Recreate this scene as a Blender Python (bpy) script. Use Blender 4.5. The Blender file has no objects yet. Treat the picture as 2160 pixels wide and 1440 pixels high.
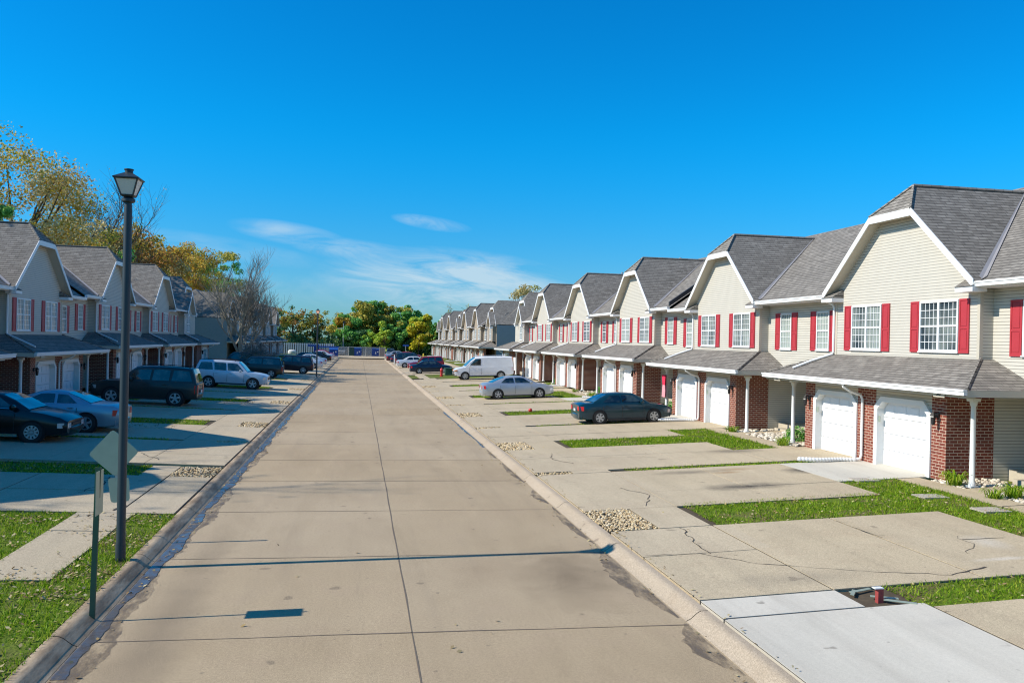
import bpy, math, random
import numpy as np
from mathutils import Vector, Matrix
R = math.radians
random.seed(7); rng = np.random.default_rng(7)
SC = bpy.context.scene
COL = SC.collection

# ---------------------------------------------------------------- camera
cam_d = bpy.data.cameras.new('camera'); cam = bpy.data.objects.new('camera', cam_d); COL.objects.link(cam)
cam_d.sensor_width = 36; cam_d.lens = 29.0; cam_d.clip_end = 6000; cam_d.clip_start = .1
yv = Vector((-323/1740, 8/1740, -1)).normalized()          # road direction seen from the camera
uv_ = Vector((math.sin(.0225), math.cos(.0225), 0))         # slight roll
zv = (uv_-yv*uv_.dot(yv)).normalized(); xv = yv.cross(zv)
cam.matrix_world = Matrix.Translation((0, 0, 3.6)) @ Matrix((xv, yv, zv)).to_4x4()
SC.camera = cam

# ---------------------------------------------------------------- sky, sun, exposure
SUN_EL, SUN_DIR = R(37.2), Vector((-7.98, -.33, 6.05)).normalized()
W = bpy.data.worlds.new('World'); SC.world = W; W.use_nodes = True
wn = W.node_tree; wn.nodes.clear()
def node(nt, typ, ins=None, **props):
    n = nt.nodes.new(typ)
    for k, v in props.items(): setattr(n, k, v)
    for k, v in (ins or {}).items():
        s = n.inputs[k]
        if isinstance(v, bpy.types.NodeSocket): nt.links.new(v, s)
        else: s.default_value = v
    return n
def math_n(nt, op, a, b=None, c=None, clamp=False):
    i = {0: a}
    if b is not None: i[1] = b
    if c is not None: i[2] = c
    return node(nt, 'ShaderNodeMath', i, operation=op, use_clamp=clamp).outputs[0]
def mixc(nt, f, a, b, blend='MIX'):
    n = node(nt, 'ShaderNodeMix', None, data_type='RGBA', blend_type=blend)
    for k, v in ((0, f), (6, a), (7, b)):
        s = n.inputs[k]
        if isinstance(v, bpy.types.NodeSocket): nt.links.new(v, s)
        elif k == 0: s.default_value = v
        else: s.default_value = (*v, 1) if len(v) == 3 else v
    return n.outputs[2]
sky = node(wn, 'ShaderNodeTexSky', sky_type='NISHITA', sun_disc=False, sun_elevation=SUN_EL,
           sun_rotation=math.atan2(SUN_DIR.x, SUN_DIR.y), altitude=200, air_density=1.0, dust_density=.3, ozone_density=2.5)
hs = node(wn, 'ShaderNodeHueSaturation', {'Saturation': 1.38, 'Value': 1.12, 'Hue': .492, 'Color': sky.outputs[0]})
tc = node(wn, 'ShaderNodeTexCoord')
sep = node(wn, 'ShaderNodeSeparateXYZ', {0: tc.outputs['Generated']})
az = math_n(wn, 'ARCTAN2', sep.outputs[0], sep.outputs[1]); el = math_n(wn, 'ARCSINE', sep.outputs[2])
hi = node(wn, 'ShaderNodeMapRange', {'Value': el, 'From Min': .02, 'From Max': .26}, interpolation_type='SMOOTHSTEP').outputs[0]
skyc = mixc(wn, 1.0, hs.outputs[0], mixc(wn, hi, (.30, .635, .99), (.035, 1.02, 1.36)), 'MULTIPLY')   # clear autumn air: deep blue overhead
cv = node(wn, 'ShaderNodeCombineXYZ', {0: math_n(wn, 'MULTIPLY', az, 9.), 1: math_n(wn, 'MULTIPLY', math_n(wn, 'ADD', el, math_n(wn, 'MULTIPLY', az, .10)), 34.)})
cn = node(wn, 'ShaderNodeTexNoise', {'Vector': cv.outputs[0], 'Scale': 1.0, 'Detail': 10, 'Roughness': .66, 'Distortion': .8})
def ell(a0, e0, ra, re, tilt, gain):
    da = math_n(wn, 'SUBTRACT', az, a0); de = math_n(wn, 'ADD', math_n(wn, 'SUBTRACT', el, e0), math_n(wn, 'MULTIPLY', da, tilt))
    d2 = math_n(wn, 'ADD', math_n(wn, 'POWER', math_n(wn, 'ABSOLUTE', math_n(wn, 'DIVIDE', da, ra)), 2.), math_n(wn, 'POWER', math_n(wn, 'ABSOLUTE', math_n(wn, 'DIVIDE', de, re)), 2.))
    return math_n(wn, 'MULTIPLY', math_n(wn, 'SUBTRACT', 1., d2, clamp=True), gain)
m = ell(.11, .066, .17, .046, .05, 2.2)
for e in (ell(.01, .100, .10, .016, .12, 1.1), ell(-.085, .120, .07, .014, .10, 1.1), ell(.083, .139, .05, .009, .12, 1.25), ell(-.15, .098, .12, .014, .12, .45), ell(.0, .05, .3, .02, .05, .4)):
    m = math_n(wn, 'MAXIMUM', m, e)
mk = math_n(wn, 'MULTIPLY', m, node(wn, 'ShaderNodeMapRange', {'Value': cn.outputs[0], 'From Min': .36, 'From Max': .80}).outputs[0], clamp=True)
skyc = mixc(wn, math_n(wn, 'MULTIPLY', mk, .8), skyc, (4.8, 6.2, 7.1))
bg = node(wn, 'ShaderNodeBackground', {'Color': skyc, 'Strength': .1})
node(wn, 'ShaderNodeOutputWorld', {'Surface': bg.outputs[0]})
sl = bpy.data.lights.new('sun', 'SUN'); sun = bpy.data.objects.new('sun', sl); COL.objects.link(sun)
sl.energy = 5.0; sl.angle = R(.5); sl.color = (1, .93, .82)
sun.rotation_euler = SUN_DIR.to_track_quat('Z', 'Y').to_euler(); sun.location = (0, 0, 60)
SC.view_settings.view_transform = 'Standard'; SC.view_settings.look = 'None'; SC.view_settings.gamma = 1; SC.view_settings.exposure = .25
SC.cycles.max_bounces = 6; SC.cycles.diffuse_bounces = 3; SC.cycles.transparent_max_bounces = 12
SC.cycles.use_denoising = True; SC.cycles.denoising_prefilter = 'ACCURATE'; SC.cycles.denoising_input_passes = 'RGB_ALBEDO_NORMAL'; SC.cycles.pixel_filter_type = 'BLACKMAN_HARRIS'; SC.cycles.filter_width = 1.15; SC.cycles.sample_clamp_indirect = 4.0; SC.cycles.use_adaptive_sampling = False

# ---------------------------------------------------------------- materials
class NM:
    def __init__(s, name):
        s.m = bpy.data.materials.new(name); s.m.use_nodes = True; s.nt = s.m.node_tree
        s.b = s.nt.nodes['Principled BSDF']; s.out = s.nt.nodes['Material Output']
    def tc(s, k='Object'): return node(s.nt, 'ShaderNodeTexCoord').outputs[k]
    def noise(s, scale, detail=3, vec=None, rough=.55, dist=0., k='Fac'):
        i = {'Scale': scale, 'Detail': detail, 'Roughness': rough, 'Distortion': dist}
        if vec is not None: i['Vector'] = vec
        return node(s.nt, 'ShaderNodeTexNoise', i).outputs[k]
    def ramp(s, f, a, b, lo=0., hi=1.): return node(s.nt, 'ShaderNodeMapRange', {'Value': f, 'From Min': a, 'From Max': b, 'To Min': lo, 'To Max': hi}).outputs[0]
    def mix(s, f, a, b, blend='MIX'): return mixc(s.nt, f, a, b, blend)
    def math(s, op, a, b=None, c=None, clamp=False): return math_n(s.nt, op, a, b, c, clamp)
    def col(s, c):
        if isinstance(c, bpy.types.NodeSocket): s.nt.links.new(c, s.b.inputs['Base Color'])
        else: s.b.inputs['Base Color'].default_value = (*c, 1)
    def bump(s, h, st=.5, dist=.02):
        n = node(s.nt, 'ShaderNodeBump', {'Strength': st, 'Distance': dist, 'Height': h}); s.nt.links.new(n.outputs[0], s.b.inputs['Normal'])
    def set(s, **k):
        for a, v in k.items():
            i = s.b.inputs[a.replace('_', ' ')]
            if isinstance(v, bpy.types.NodeSocket): s.nt.links.new(v, i)
            else: i.default_value = v
    def pos(s): return node(s.nt, 'ShaderNodeNewGeometry').outputs['Position']
    def vari(s, amt):                                       # colour factor per object
        r = node(s.nt, 'ShaderNodeObjectInfo').outputs['Random']; return s.ramp(r, 0, 1, 1-amt, 1+amt)
def simple(name, c, rough=.6, var=.12, scale=6., metallic=0., spec=.5, bump=0.):
    m = NM(name); n = m.noise(scale, 4, m.tc('Object'))
    m.col(m.mix(n, tuple(x*(1-var) for x in c), tuple(min(1, x*(1+var)) for x in c)))
    m.set(Roughness=rough, Metallic=metallic, Specular_IOR_Level=spec)
    if bump: m.bump(n, bump, .01)
    return m.m
MAT = {}
def concrete(name, a, b, stains=(), panel=None, warm=(.40, .29, .19), grit=1.):
    m = NM(name); p = m.pos()
    big = m.noise(.22, 5, p, .6); mid = m.noise(1.3, 4, p, .6, .4); fine = m.noise(26, 3, p, .7); spk = m.noise(75, 2, p, .7)
    c = m.mix(m.ramp(big, .35, .65), a, b)
    c = m.mix(m.math('MULTIPLY', m.ramp(mid, .5, .78), .45), c, warm)
    if panel:
        sp = node(m.nt, 'ShaderNodeSeparateXYZ', {0: p})
        fx = m.math('FLOOR', m.math('DIVIDE', m.math('SUBTRACT', sp.outputs[0], panel[0]), panel[1])); fy = m.math('FLOOR', m.math('DIVIDE', m.math('SUBTRACT', sp.outputs[1], panel[2]), panel[3]))
        wnz = node(m.nt, 'ShaderNodeTexWhiteNoise', {'Vector': node(m.nt, 'ShaderNodeCombineXYZ', {0: fx, 1: fy}).outputs[0]}, noise_dimensions='3D')
        c = m.mix(m.math('MULTIPLY', wnz.outputs[0], .22), c, (.52, .45, .35)); 
    st = m.noise(9, 3, m.math('ADD', 0, 0) if False else p, .6, .0)
    streak = node(m.nt, 'ShaderNodeMapping', {'Vector': p, 'Scale': (2.2, .12, 1)}).outputs[0]
    c = m.mix(m.math('MULTIPLY', m.ramp(m.noise(1.0, 4, streak, .6), .52, .75), .22), c, (.20, .165, .125))
    for (x, y, rx, ry, g, col) in stains:
        d = node(m.nt, 'ShaderNodeMapping', {'Vector': p, 'Location': (-x/rx, -y/ry, 0), 'Scale': (1/rx, 1/ry, 0)}).outputs[0]
        ln = node(m.nt, 'ShaderNodeVectorMath', {0: d}, operation='LENGTH').outputs['Value']
        f = m.math('MULTIPLY', m.math('SUBTRACT', 1., m.math('ADD', ln, m.ramp(mid, .3, .7, -.25, .25)), clamp=True), g, clamp=True)
        c = m.mix(f, c, col)
    lane = m.noise(1.0, 5, node(m.nt, 'ShaderNodeMapping', {'Vector': p, 'Scale': (.9, .22, 1), 'Location': (3.1, 7.7, 0)}).outputs[0], .65, .6)
    c = m.mix(m.ramp(lane, .48, .72, 0, .34), c, tuple(x*.62 for x in a)); c = m.mix(m.ramp(lane, .44, .28, 0, .30), c, tuple(min(.8, x*1.25) for x in b))
    spot = m.noise(2.6, 2, p, .4); c = m.mix(m.ramp(spot, .715, .745, 0, .55), c, (.10, .08, .06)); spot2 = m.noise(7.3, 1, p, .4); c = m.mix(m.ramp(spot2, .76, .79, 0, .5), c, (.11, .09, .07))
    hi_ = tuple(x*min(1.4, .8/max(b)) for x in b)
    c = m.mix(m.ramp(fine, .36, .66, 0, .42*grit), c, tuple(x*.50 for x in a)); c = m.mix(m.ramp(spk, .50, .74, 0, .6*grit), c, hi_); c = m.mix(m.ramp(spk, .48, .27, 0, .5*grit), c, tuple(x*.32 for x in a))
    m.col(c); m.set(Roughness=.88, Specular_IOR_Level=.3); m.bump(m.math('ADD', fine, spk), .25, .006)
    return m.m
BLK, RUST = (.035, .035, .035), (.33, .19, .08)
MAT['road'] = concrete('road_concrete', (.385, .287, .170), (.465, .358, .222), [(3.3, 12.4, .9, 1.9, .9, (.15, .11, .07)), (2.0, 12.8, 1.0, 1.2, .4, (.22, .15, .09)), (-2.3, 10.5, .5, 6, .6, (.15, .115, .08))], panel=(.72, 3.7, 10.15, 3.63))
MAT['drive'] = concrete('driveway_concrete', (.48, .385, .25), (.555, .455, .30), [(11.6, 19.7, 1.0, .5, 1.3, BLK), (9.0, 18.0, 1.3, .45, 1.1, BLK), (9.9, 20.3, .8, .25, .9, RUST), (8.6, 20.2, 1.2, .35, .8, BLK), (6.4, 11.1, 1.6, .4, .4, (.14, .12, .10)), (9.4, 19.9, .5, .18, 1, RUST), (11.2, 23.4, 1.2, .5, .8, BLK), (10.5, 12.2, .35, .6, .7, (.66, .61, .53)), (10.0, 11.3, .7, .12, .8, (.66, .61, .53))], panel=(4.6, 2.3, 1.2, 2.9))
MAT['newdrive'] = concrete('pale_new_concrete', (.56, .52, .43), (.61, .565, .475), [(7.2, 9.0, .6, .2, .35, (.4, .37, .33))], warm=(.56, .50, .41), grit=.35)
MAT['kerb'] = concrete('kerb_concrete', (.42, .335, .235), (.48, .39, .285), warm=(.36, .26, .16))
MAT['stone'] = concrete('stepping_stone', (.45, .40, .33), (.52, .46, .38))
MAT['foundation'] = simple('pale_foundation', (.48, .42, .32), .9, .15, 12)
def mk_gutterkerb():
    m = NM('stained_kerb'); p = m.pos(); n = m.noise(2.4, 5, node(m.nt, 'ShaderNodeMapping', {'Vector': p, 'Scale': (2.5, .5, 3)}).outputs[0], .7)
    m.col(m.mix(m.ramp(n, .35, .62), (.56, .42, .26), (.24, .165, .095))); m.set(Roughness=.85); m.bump(m.noise(40, 2, p), .3, .005); return m.m
MAT['kerb_l'] = mk_gutterkerb()
def mk_soil(name, a, b, sc=7.):
    m = NM(name); p = m.pos(); n = m.noise(sc, 5, p, .65)
    m.col(m.mix(n, a, b)); m.set(Roughness=.95, Specular_IOR_Level=.2); m.bump(n, .6, .03); return m.m
MAT['soil'] = mk_soil('dark_soil', (.045, .034, .022), (.13, .10, .065))
def mk_turf():
    m = NM('turf'); p = m.pos(); big = m.noise(.9, 4, p, .6); n = m.noise(22, 3, p)
    g = m.mix(n, (.05, .09, .006), (.16, .22, .012)); y = m.mix(n, (.07, .055, .025), (.24, .18, .08))
    m.col(m.mix(m.ramp(big, .46, .62), g, y)); m.set(Roughness=.9, Specular_IOR_Level=.2); m.bump(n, .7, .04); return m.m
MAT['turf'] = mk_turf()
def mk_island(name, cols, rough=.6, trans=0.):             # colour per leaf, blade or stone
    m = NM(name); r = node(m.nt, 'ShaderNodeNewGeometry').outputs['Random Per Island']
    cr = node(m.nt, 'ShaderNodeValToRGB', {0: r}); e = cr.color_ramp.elements
    while len(e) < len(cols): e.new(.5)
    for i, c in enumerate(cols): e[i].position = i/max(1, len(cols)-1); e[i].color = (*c, 1)
    m.col(cr.outputs[0]); m.set(Roughness=rough, Specular_IOR_Level=.25)
    if trans:
        t = node(m.nt, 'ShaderNodeBsdfTranslucent', {'Color': cr.outputs[0]})
        mx = node(m.nt, 'ShaderNodeMixShader', {0: trans, 1: m.b.outputs[0], 2: t.outputs[0]}); m.nt.links.new(mx.outputs[0], m.out.inputs[0])
    return m.m
MAT['blade'] = mk_island('grass_blades', [(.06, .14, .004), (.15, .30, .008), (.28, .43, .012), (.42, .46, .05)], .6, .4)
MAT['litter'] = mk_island('fallen_leaf', [(.30, .20, .08), (.46, .36, .16), (.18, .10, .04), (.52, .44, .24), (.12, .075, .035)], .8)
MAT['gravel'] = mk_island('gravel_stone', [(.30, .20, .10), (.50, .38, .21), (.66, .54, .34), (.40, .27, .13), (.62, .54, .40)], .8)
MAT['rock'] = mk_island('river_rock', [(.52, .44, .33), (.70, .63, .50), (.38, .31, .23), (.76, .71, .61)], .75)
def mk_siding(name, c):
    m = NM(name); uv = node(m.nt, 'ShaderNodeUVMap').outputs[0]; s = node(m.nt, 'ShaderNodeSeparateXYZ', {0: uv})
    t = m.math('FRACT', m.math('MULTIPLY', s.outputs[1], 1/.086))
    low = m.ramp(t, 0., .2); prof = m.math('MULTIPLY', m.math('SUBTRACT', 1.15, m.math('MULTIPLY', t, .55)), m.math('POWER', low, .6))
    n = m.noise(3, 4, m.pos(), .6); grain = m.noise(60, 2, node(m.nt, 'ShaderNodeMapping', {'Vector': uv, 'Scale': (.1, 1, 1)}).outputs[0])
    cc = m.mix(n, tuple(x*.90 for x in c), tuple(x*1.06 for x in c)); cc = m.mix(m.ramp(t, .30, .10, 0, .66), cc, tuple(x*.2 for x in c))  # lap shadow and gap dirt painted as a dark line along each course
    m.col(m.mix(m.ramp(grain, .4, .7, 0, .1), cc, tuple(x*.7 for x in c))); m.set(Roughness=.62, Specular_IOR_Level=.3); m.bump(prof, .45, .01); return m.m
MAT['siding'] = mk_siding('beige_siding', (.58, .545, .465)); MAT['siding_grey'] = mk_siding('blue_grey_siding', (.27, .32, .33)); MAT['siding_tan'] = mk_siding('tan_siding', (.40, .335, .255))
def mk_brick():
    m = NM('red_brick'); uv = node(m.nt, 'ShaderNodeUVMap').outputs[0]
    b = node(m.nt, 'ShaderNodeTexBrick', {'Vector': uv, 'Color1': (.24, .060, .036, 1), 'Color2': (.145, .034, .024, 1), 'Mortar': (.60, .46, .36, 1), 'Scale': 1., 'Mortar Size': .0075, 'Mortar Smooth': .1, 'Bias': .1, 'Brick Width': .225, 'Row Height': .081})
    n = m.noise(5, 4, m.pos(), .6); c = m.mix(m.ramp(n, .35, .7, 0, .4), b.outputs[0], (.28, .10, .07), 'MIX')
    c = m.mix(b.outputs['Fac'], c, (.56, .43, .33)); m.col(c); m.set(Roughness=.85, Specular_IOR_Level=.25); m.bump(m.math('SUBTRACT', 1, b.outputs['Fac']), .5, .008); return m.m
MAT['brick'] = mk_brick()
def mk_shingle(name, cols):
    m = NM(name); uv = node(m.nt, 'ShaderNodeUVMap').outputs[0]; off = node(m.nt, 'ShaderNodeVectorMath', {0: uv, 1: node(m.nt, 'ShaderNodeObjectInfo').outputs['Location']}, operation='ADD').outputs[0]
    b = node(m.nt, 'ShaderNodeTexBrick', {'Vector': uv, 'Color1': (0, 0, 0, 1), 'Color2': (1, 1, 1, 1), 'Mortar': (.5, .5, .5, 1), 'Scale': 1., 'Mortar Size': .012, 'Mortar Smooth': .3, 'Brick Width': .31, 'Row Height': .15, 'Bias': 0.}); b.offset_frequency = 2; b.offset = .37
    b2 = node(m.nt, 'ShaderNodeTexBrick', {'Vector': off, 'Color1': (0, 0, 0, 1), 'Color2': (1, 1, 1, 1), 'Mortar': (.5, .5, .5, 1), 'Scale': 1., 'Mortar Size': .0, 'Brick Width': .19, 'Row Height': .15}); b2.offset = .61
    n = m.noise(.7, 4, off, .6); f = m.math('ADD', m.math('MULTIPLY', b.outputs[0], .5), m.math('MULTIPLY', b2.outputs[0], .5))
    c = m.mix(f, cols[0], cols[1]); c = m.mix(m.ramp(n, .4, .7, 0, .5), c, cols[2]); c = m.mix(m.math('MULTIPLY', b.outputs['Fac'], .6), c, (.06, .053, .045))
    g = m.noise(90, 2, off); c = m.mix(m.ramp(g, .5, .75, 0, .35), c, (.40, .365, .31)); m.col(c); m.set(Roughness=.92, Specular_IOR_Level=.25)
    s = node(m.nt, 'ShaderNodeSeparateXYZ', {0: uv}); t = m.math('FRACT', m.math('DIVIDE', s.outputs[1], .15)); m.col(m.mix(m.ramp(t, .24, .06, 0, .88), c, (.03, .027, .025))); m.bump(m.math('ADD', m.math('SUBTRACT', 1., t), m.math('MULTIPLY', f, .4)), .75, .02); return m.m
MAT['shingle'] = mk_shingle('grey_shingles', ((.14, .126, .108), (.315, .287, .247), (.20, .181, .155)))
MAT['white'] = simple('white_trim', (.76, .76, .74), .45, .04, 3); MAT['tan'] = simple('beige_trim', (.52, .47, .375), .5, .05, 3); MAT['flash'] = simple('valley_flashing', (.34, .32, .31), .5, .15, 3, .2)
MAT['doorw'] = simple('white_garage_door', (.75, .76, .77), .42, .03, 2); MAT['red'] = simple('red_shutter', (.42, .035, .045), .5, .12, 4); MAT['maroon'] = simple('plain_dark_shutter', (.30, .05, .07), .5, .1, 4)
MAT['black'] = simple('black_metal', (.018, .018, .02), .45, .2, 8); MAT['post'] = simple('dark_grey_pole_paint', (.022, .034, .040), .45, .15, 5, 0., .5)
MAT['alu'] = simple('aluminium', (.36, .42, .33), .5, .15, 5, .35); MAT['greenpost'] = simple('green_post', (.03, .085, .05), .5, .2, 9); MAT['steel'] = simple('galvanised_steel', (.42, .44, .45), .45, .1, 8, .5)
MAT['milk'] = simple('milky_lamp_glass', (.62, .60, .55), .35, .05, 3); MAT['yellow'] = simple('yellow_paint', (.70, .55, .05), .5, .1, 5); MAT['wood'] = simple('weathered_wood', (.46, .30, .10), .8, .25, 9)
MAT['hydrant'] = simple('hydrant_red', (.55, .03, .03), .4, .1, 5); MAT['boxgreen'] = simple('utility_green', (.03, .10, .06), .5, .1, 5); MAT['blue'] = simple('dumpster_blue', (.012, .065, .30), .45, .2, 3); MAT['dkgreen'] = simple('dark_green_panel', (.02, .07, .055), .6, .2, 3)
MAT['brickred'] = simple('dull_red_plastic', (.30, .045, .04), .7, .25, 12); MAT['pink'] = simple('pink_cloth', (.75, .30, .34), .8, .1, 6); MAT['redcloth'] = simple('red_cloth', (.70, .02, .07), .8, .15, 6); MAT['gateb'] = simple('weathered_gate_panel', (.34, .27, .22), .8, .2, 6); MAT['signblue'] = simple('sign_blue', (.01, .09, .42), .4, .05, 3)
MAT['crack'] = simple('crack_fill', (.055, .045, .036), .95, .3, 20); MAT['joint'] = simple('joint_sealant', (.14, .11, .08), .95, .35, 14)
def mk_damp():
    m = NM('damp_gutter'); p = m.pos(); n = m.noise(3.2, 6, node(m.nt, 'ShaderNodeMapping', {'Vector': p, 'Scale': (1.6, .5, 1)}).outputs[0], .7); n2 = m.noise(40, 2, p)
    m.col(m.mix(n2, (.10, .075, .05), (.20, .15, .10))); m.set(Roughness=.55, Alpha=m.ramp(n, .38, .66, .0, .8)); return m.m
MAT['concdark'] = mk_damp()
def mk_water():
    m = NM('gutter_water'); p = m.pos(); n = m.noise(6, 3, p); m.col((.09, .085, .085)); m.set(Roughness=m.ramp(n, .35, .65, .12, .5), Specular_IOR_Level=.4, Alpha=m.ramp(m.noise(2.2, 4, p, .6), .3, .5, .25, 1.)); m.bump(n, .08, .01); return m.m
MAT['water'] = mk_water()
def mk_pane():                                              # window glass: dark room or pale curtain behind, reflecting the street
    m = NM('window_glass'); r = node(m.nt, 'ShaderNodeObjectInfo').outputs['Random']; uv = node(m.nt, 'ShaderNodeUVMap').outputs[0]; s = node(m.nt, 'ShaderNodeSeparateXYZ', {0: uv})
    n = m.noise(1.1, 2, node(m.nt, 'ShaderNodeVectorMath', {0: m.pos(), 1: (0, 0, 0)}, operation='ADD').outputs[0], .4)
    fold = m.math('SINE', m.math('MULTIPLY', s.outputs[0], 60.)); cur = m.mix(m.ramp(fold, -1, 1), (.26, .32, .30), (.46, .50, .43))
    f = m.ramp(m.math('ADD', m.math('MULTIPLY', n, .9), r), .55, .95)
    m.col(m.mix(f, (.03, .045, .055), cur)); m.set(Roughness=.05, Specular_IOR_Level=.8, Coat_Weight=.5, Coat_Roughness=.03); m.bump(m.noise(1.6, 2, m.pos()), .05, .02); return m.m
MAT['pane'] = mk_pane()
def mk_bark(name, a, b):
    m = NM(name); p = m.tc('Object'); n = m.noise(3, 5, node(m.nt, 'ShaderNodeMapping', {'Vector': p, 'Scale': (3, 3, .7)}).outputs[0], .7); m.col(m.mix(n, a, b)); m.set(Roughness=.95, Specular_IOR_Level=.2); m.bump(n, .6, .03); return m.m
MAT['bark'] = mk_bark('brown_bark', (.055, .042, .032), (.15, .12, .09)); MAT['pale_bark'] = mk_bark('pale_bark', (.17, .155, .13), (.36, .33, .28))
LEAF = {'gold': [(0.385, 0.188, 0.030), (0.630, 0.342, 0.040), (0.640, 0.512, 0.079), (0.350, 0.273, 0.059)], 'olive': [(0.190, 0.221, 0.038), (0.410, 0.395, 0.068), (0.694, 0.536, 0.094), (0.284, 0.314, 0.064)], 'green': [(0.051, 0.189, 0.051), (0.117, 0.357, 0.076), (0.211, 0.504, 0.105), (0.380, 0.588, 0.124)],
        'lime': [(0.169, 0.338, 0.041), (0.394, 0.564, 0.071), (0.705, 0.750, 0.084), (0.282, 0.451, 0.056)], 'yellow': [(0.652, 0.490, 0.027), (0.720, 0.720, 0.036), (0.544, 0.435, 0.036), (0.326, 0.326, 0.036)], 'rust': [(0.409, 0.158, 0.047), (0.558, 0.260, 0.055), (0.260, 0.186, 0.055), (0.484, 0.316, 0.075)], 'dark': [(0.038, 0.113, 0.058), (0.086, 0.207, 0.086), (0.140, 0.284, 0.095)], 'buff': [(0.567, 0.407, 0.162), (0.720, 0.611, 0.286), (0.378, 0.315, 0.126)]}
for k, v in LEAF.items(): MAT['leaf_'+k] = mk_island('leaf_'+k, v, .55, .4)
def mk_chain():
    m = NM('chain_link'); t = node(m.nt, 'ShaderNodeBsdfTransparent'); m.col((.34, .36, .35)); m.set(Roughness=.5)
    mx = node(m.nt, 'ShaderNodeMixShader', {0: .45, 1: t.outputs[0], 2: m.b.outputs[0]}); m.nt.links.new(mx.outputs[0], m.out.inputs[0]); return m.m
MAT['chain'] = mk_chain()
def paint(name, c, metallic=.35, rough=.28):
    m = NM(name); n = m.noise(2.5, 4, m.pos(), .6); m.col(m.mix(n, tuple(x*.85 for x in c), tuple(min(1, x*1.12) for x in c))); m.set(Metallic=metallic, Roughness=rough, Coat_Weight=.4, Coat_Roughness=.06); return m.m
MAT['tyre'] = simple('tyre_rubber', (.018, .018, .018), .8, .2, 9); MAT['rim'] = simple('alloy_rim', (.52, .53, .54), .32, .1, 6, .6); MAT['cavity'] = simple('wheel_well', (.008, .008, .008), .9, .1, 4)
MAT['carglass'] = None
def mk_carglass():
    m = NM('car_glass'); n = m.noise(2.2, 2, m.pos()); m.col(m.mix(m.ramp(n, .46, .66), (.006, .009, .010), (.05, .075, .07))); m.set(Roughness=.04, Specular_IOR_Level=.8, Coat_Weight=.6, Coat_Roughness=.02); return m.m
MAT['carglass'] = mk_carglass()
MAT['lamp_red'] = simple('tail_lamp', (.50, .015, .02), .2, .1, 5); MAT['lamp_clear'] = simple('head_lamp', (.62, .64, .64), .12, .1, 5, .3); MAT['amber'] = simple('amber_lamp', (.75, .22, .02), .25, .1, 5); MAT['plate'] = simple('number_plate', (.62, .66, .7), .4, .1, 5); MAT['chrome'] = simple('chrome_strip', (.62, .62, .63), .15, .05, 5, .9); MAT['trimblk'] = simple('black_plastic', (.022, .022, .023), .6, .1, 6)

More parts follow.
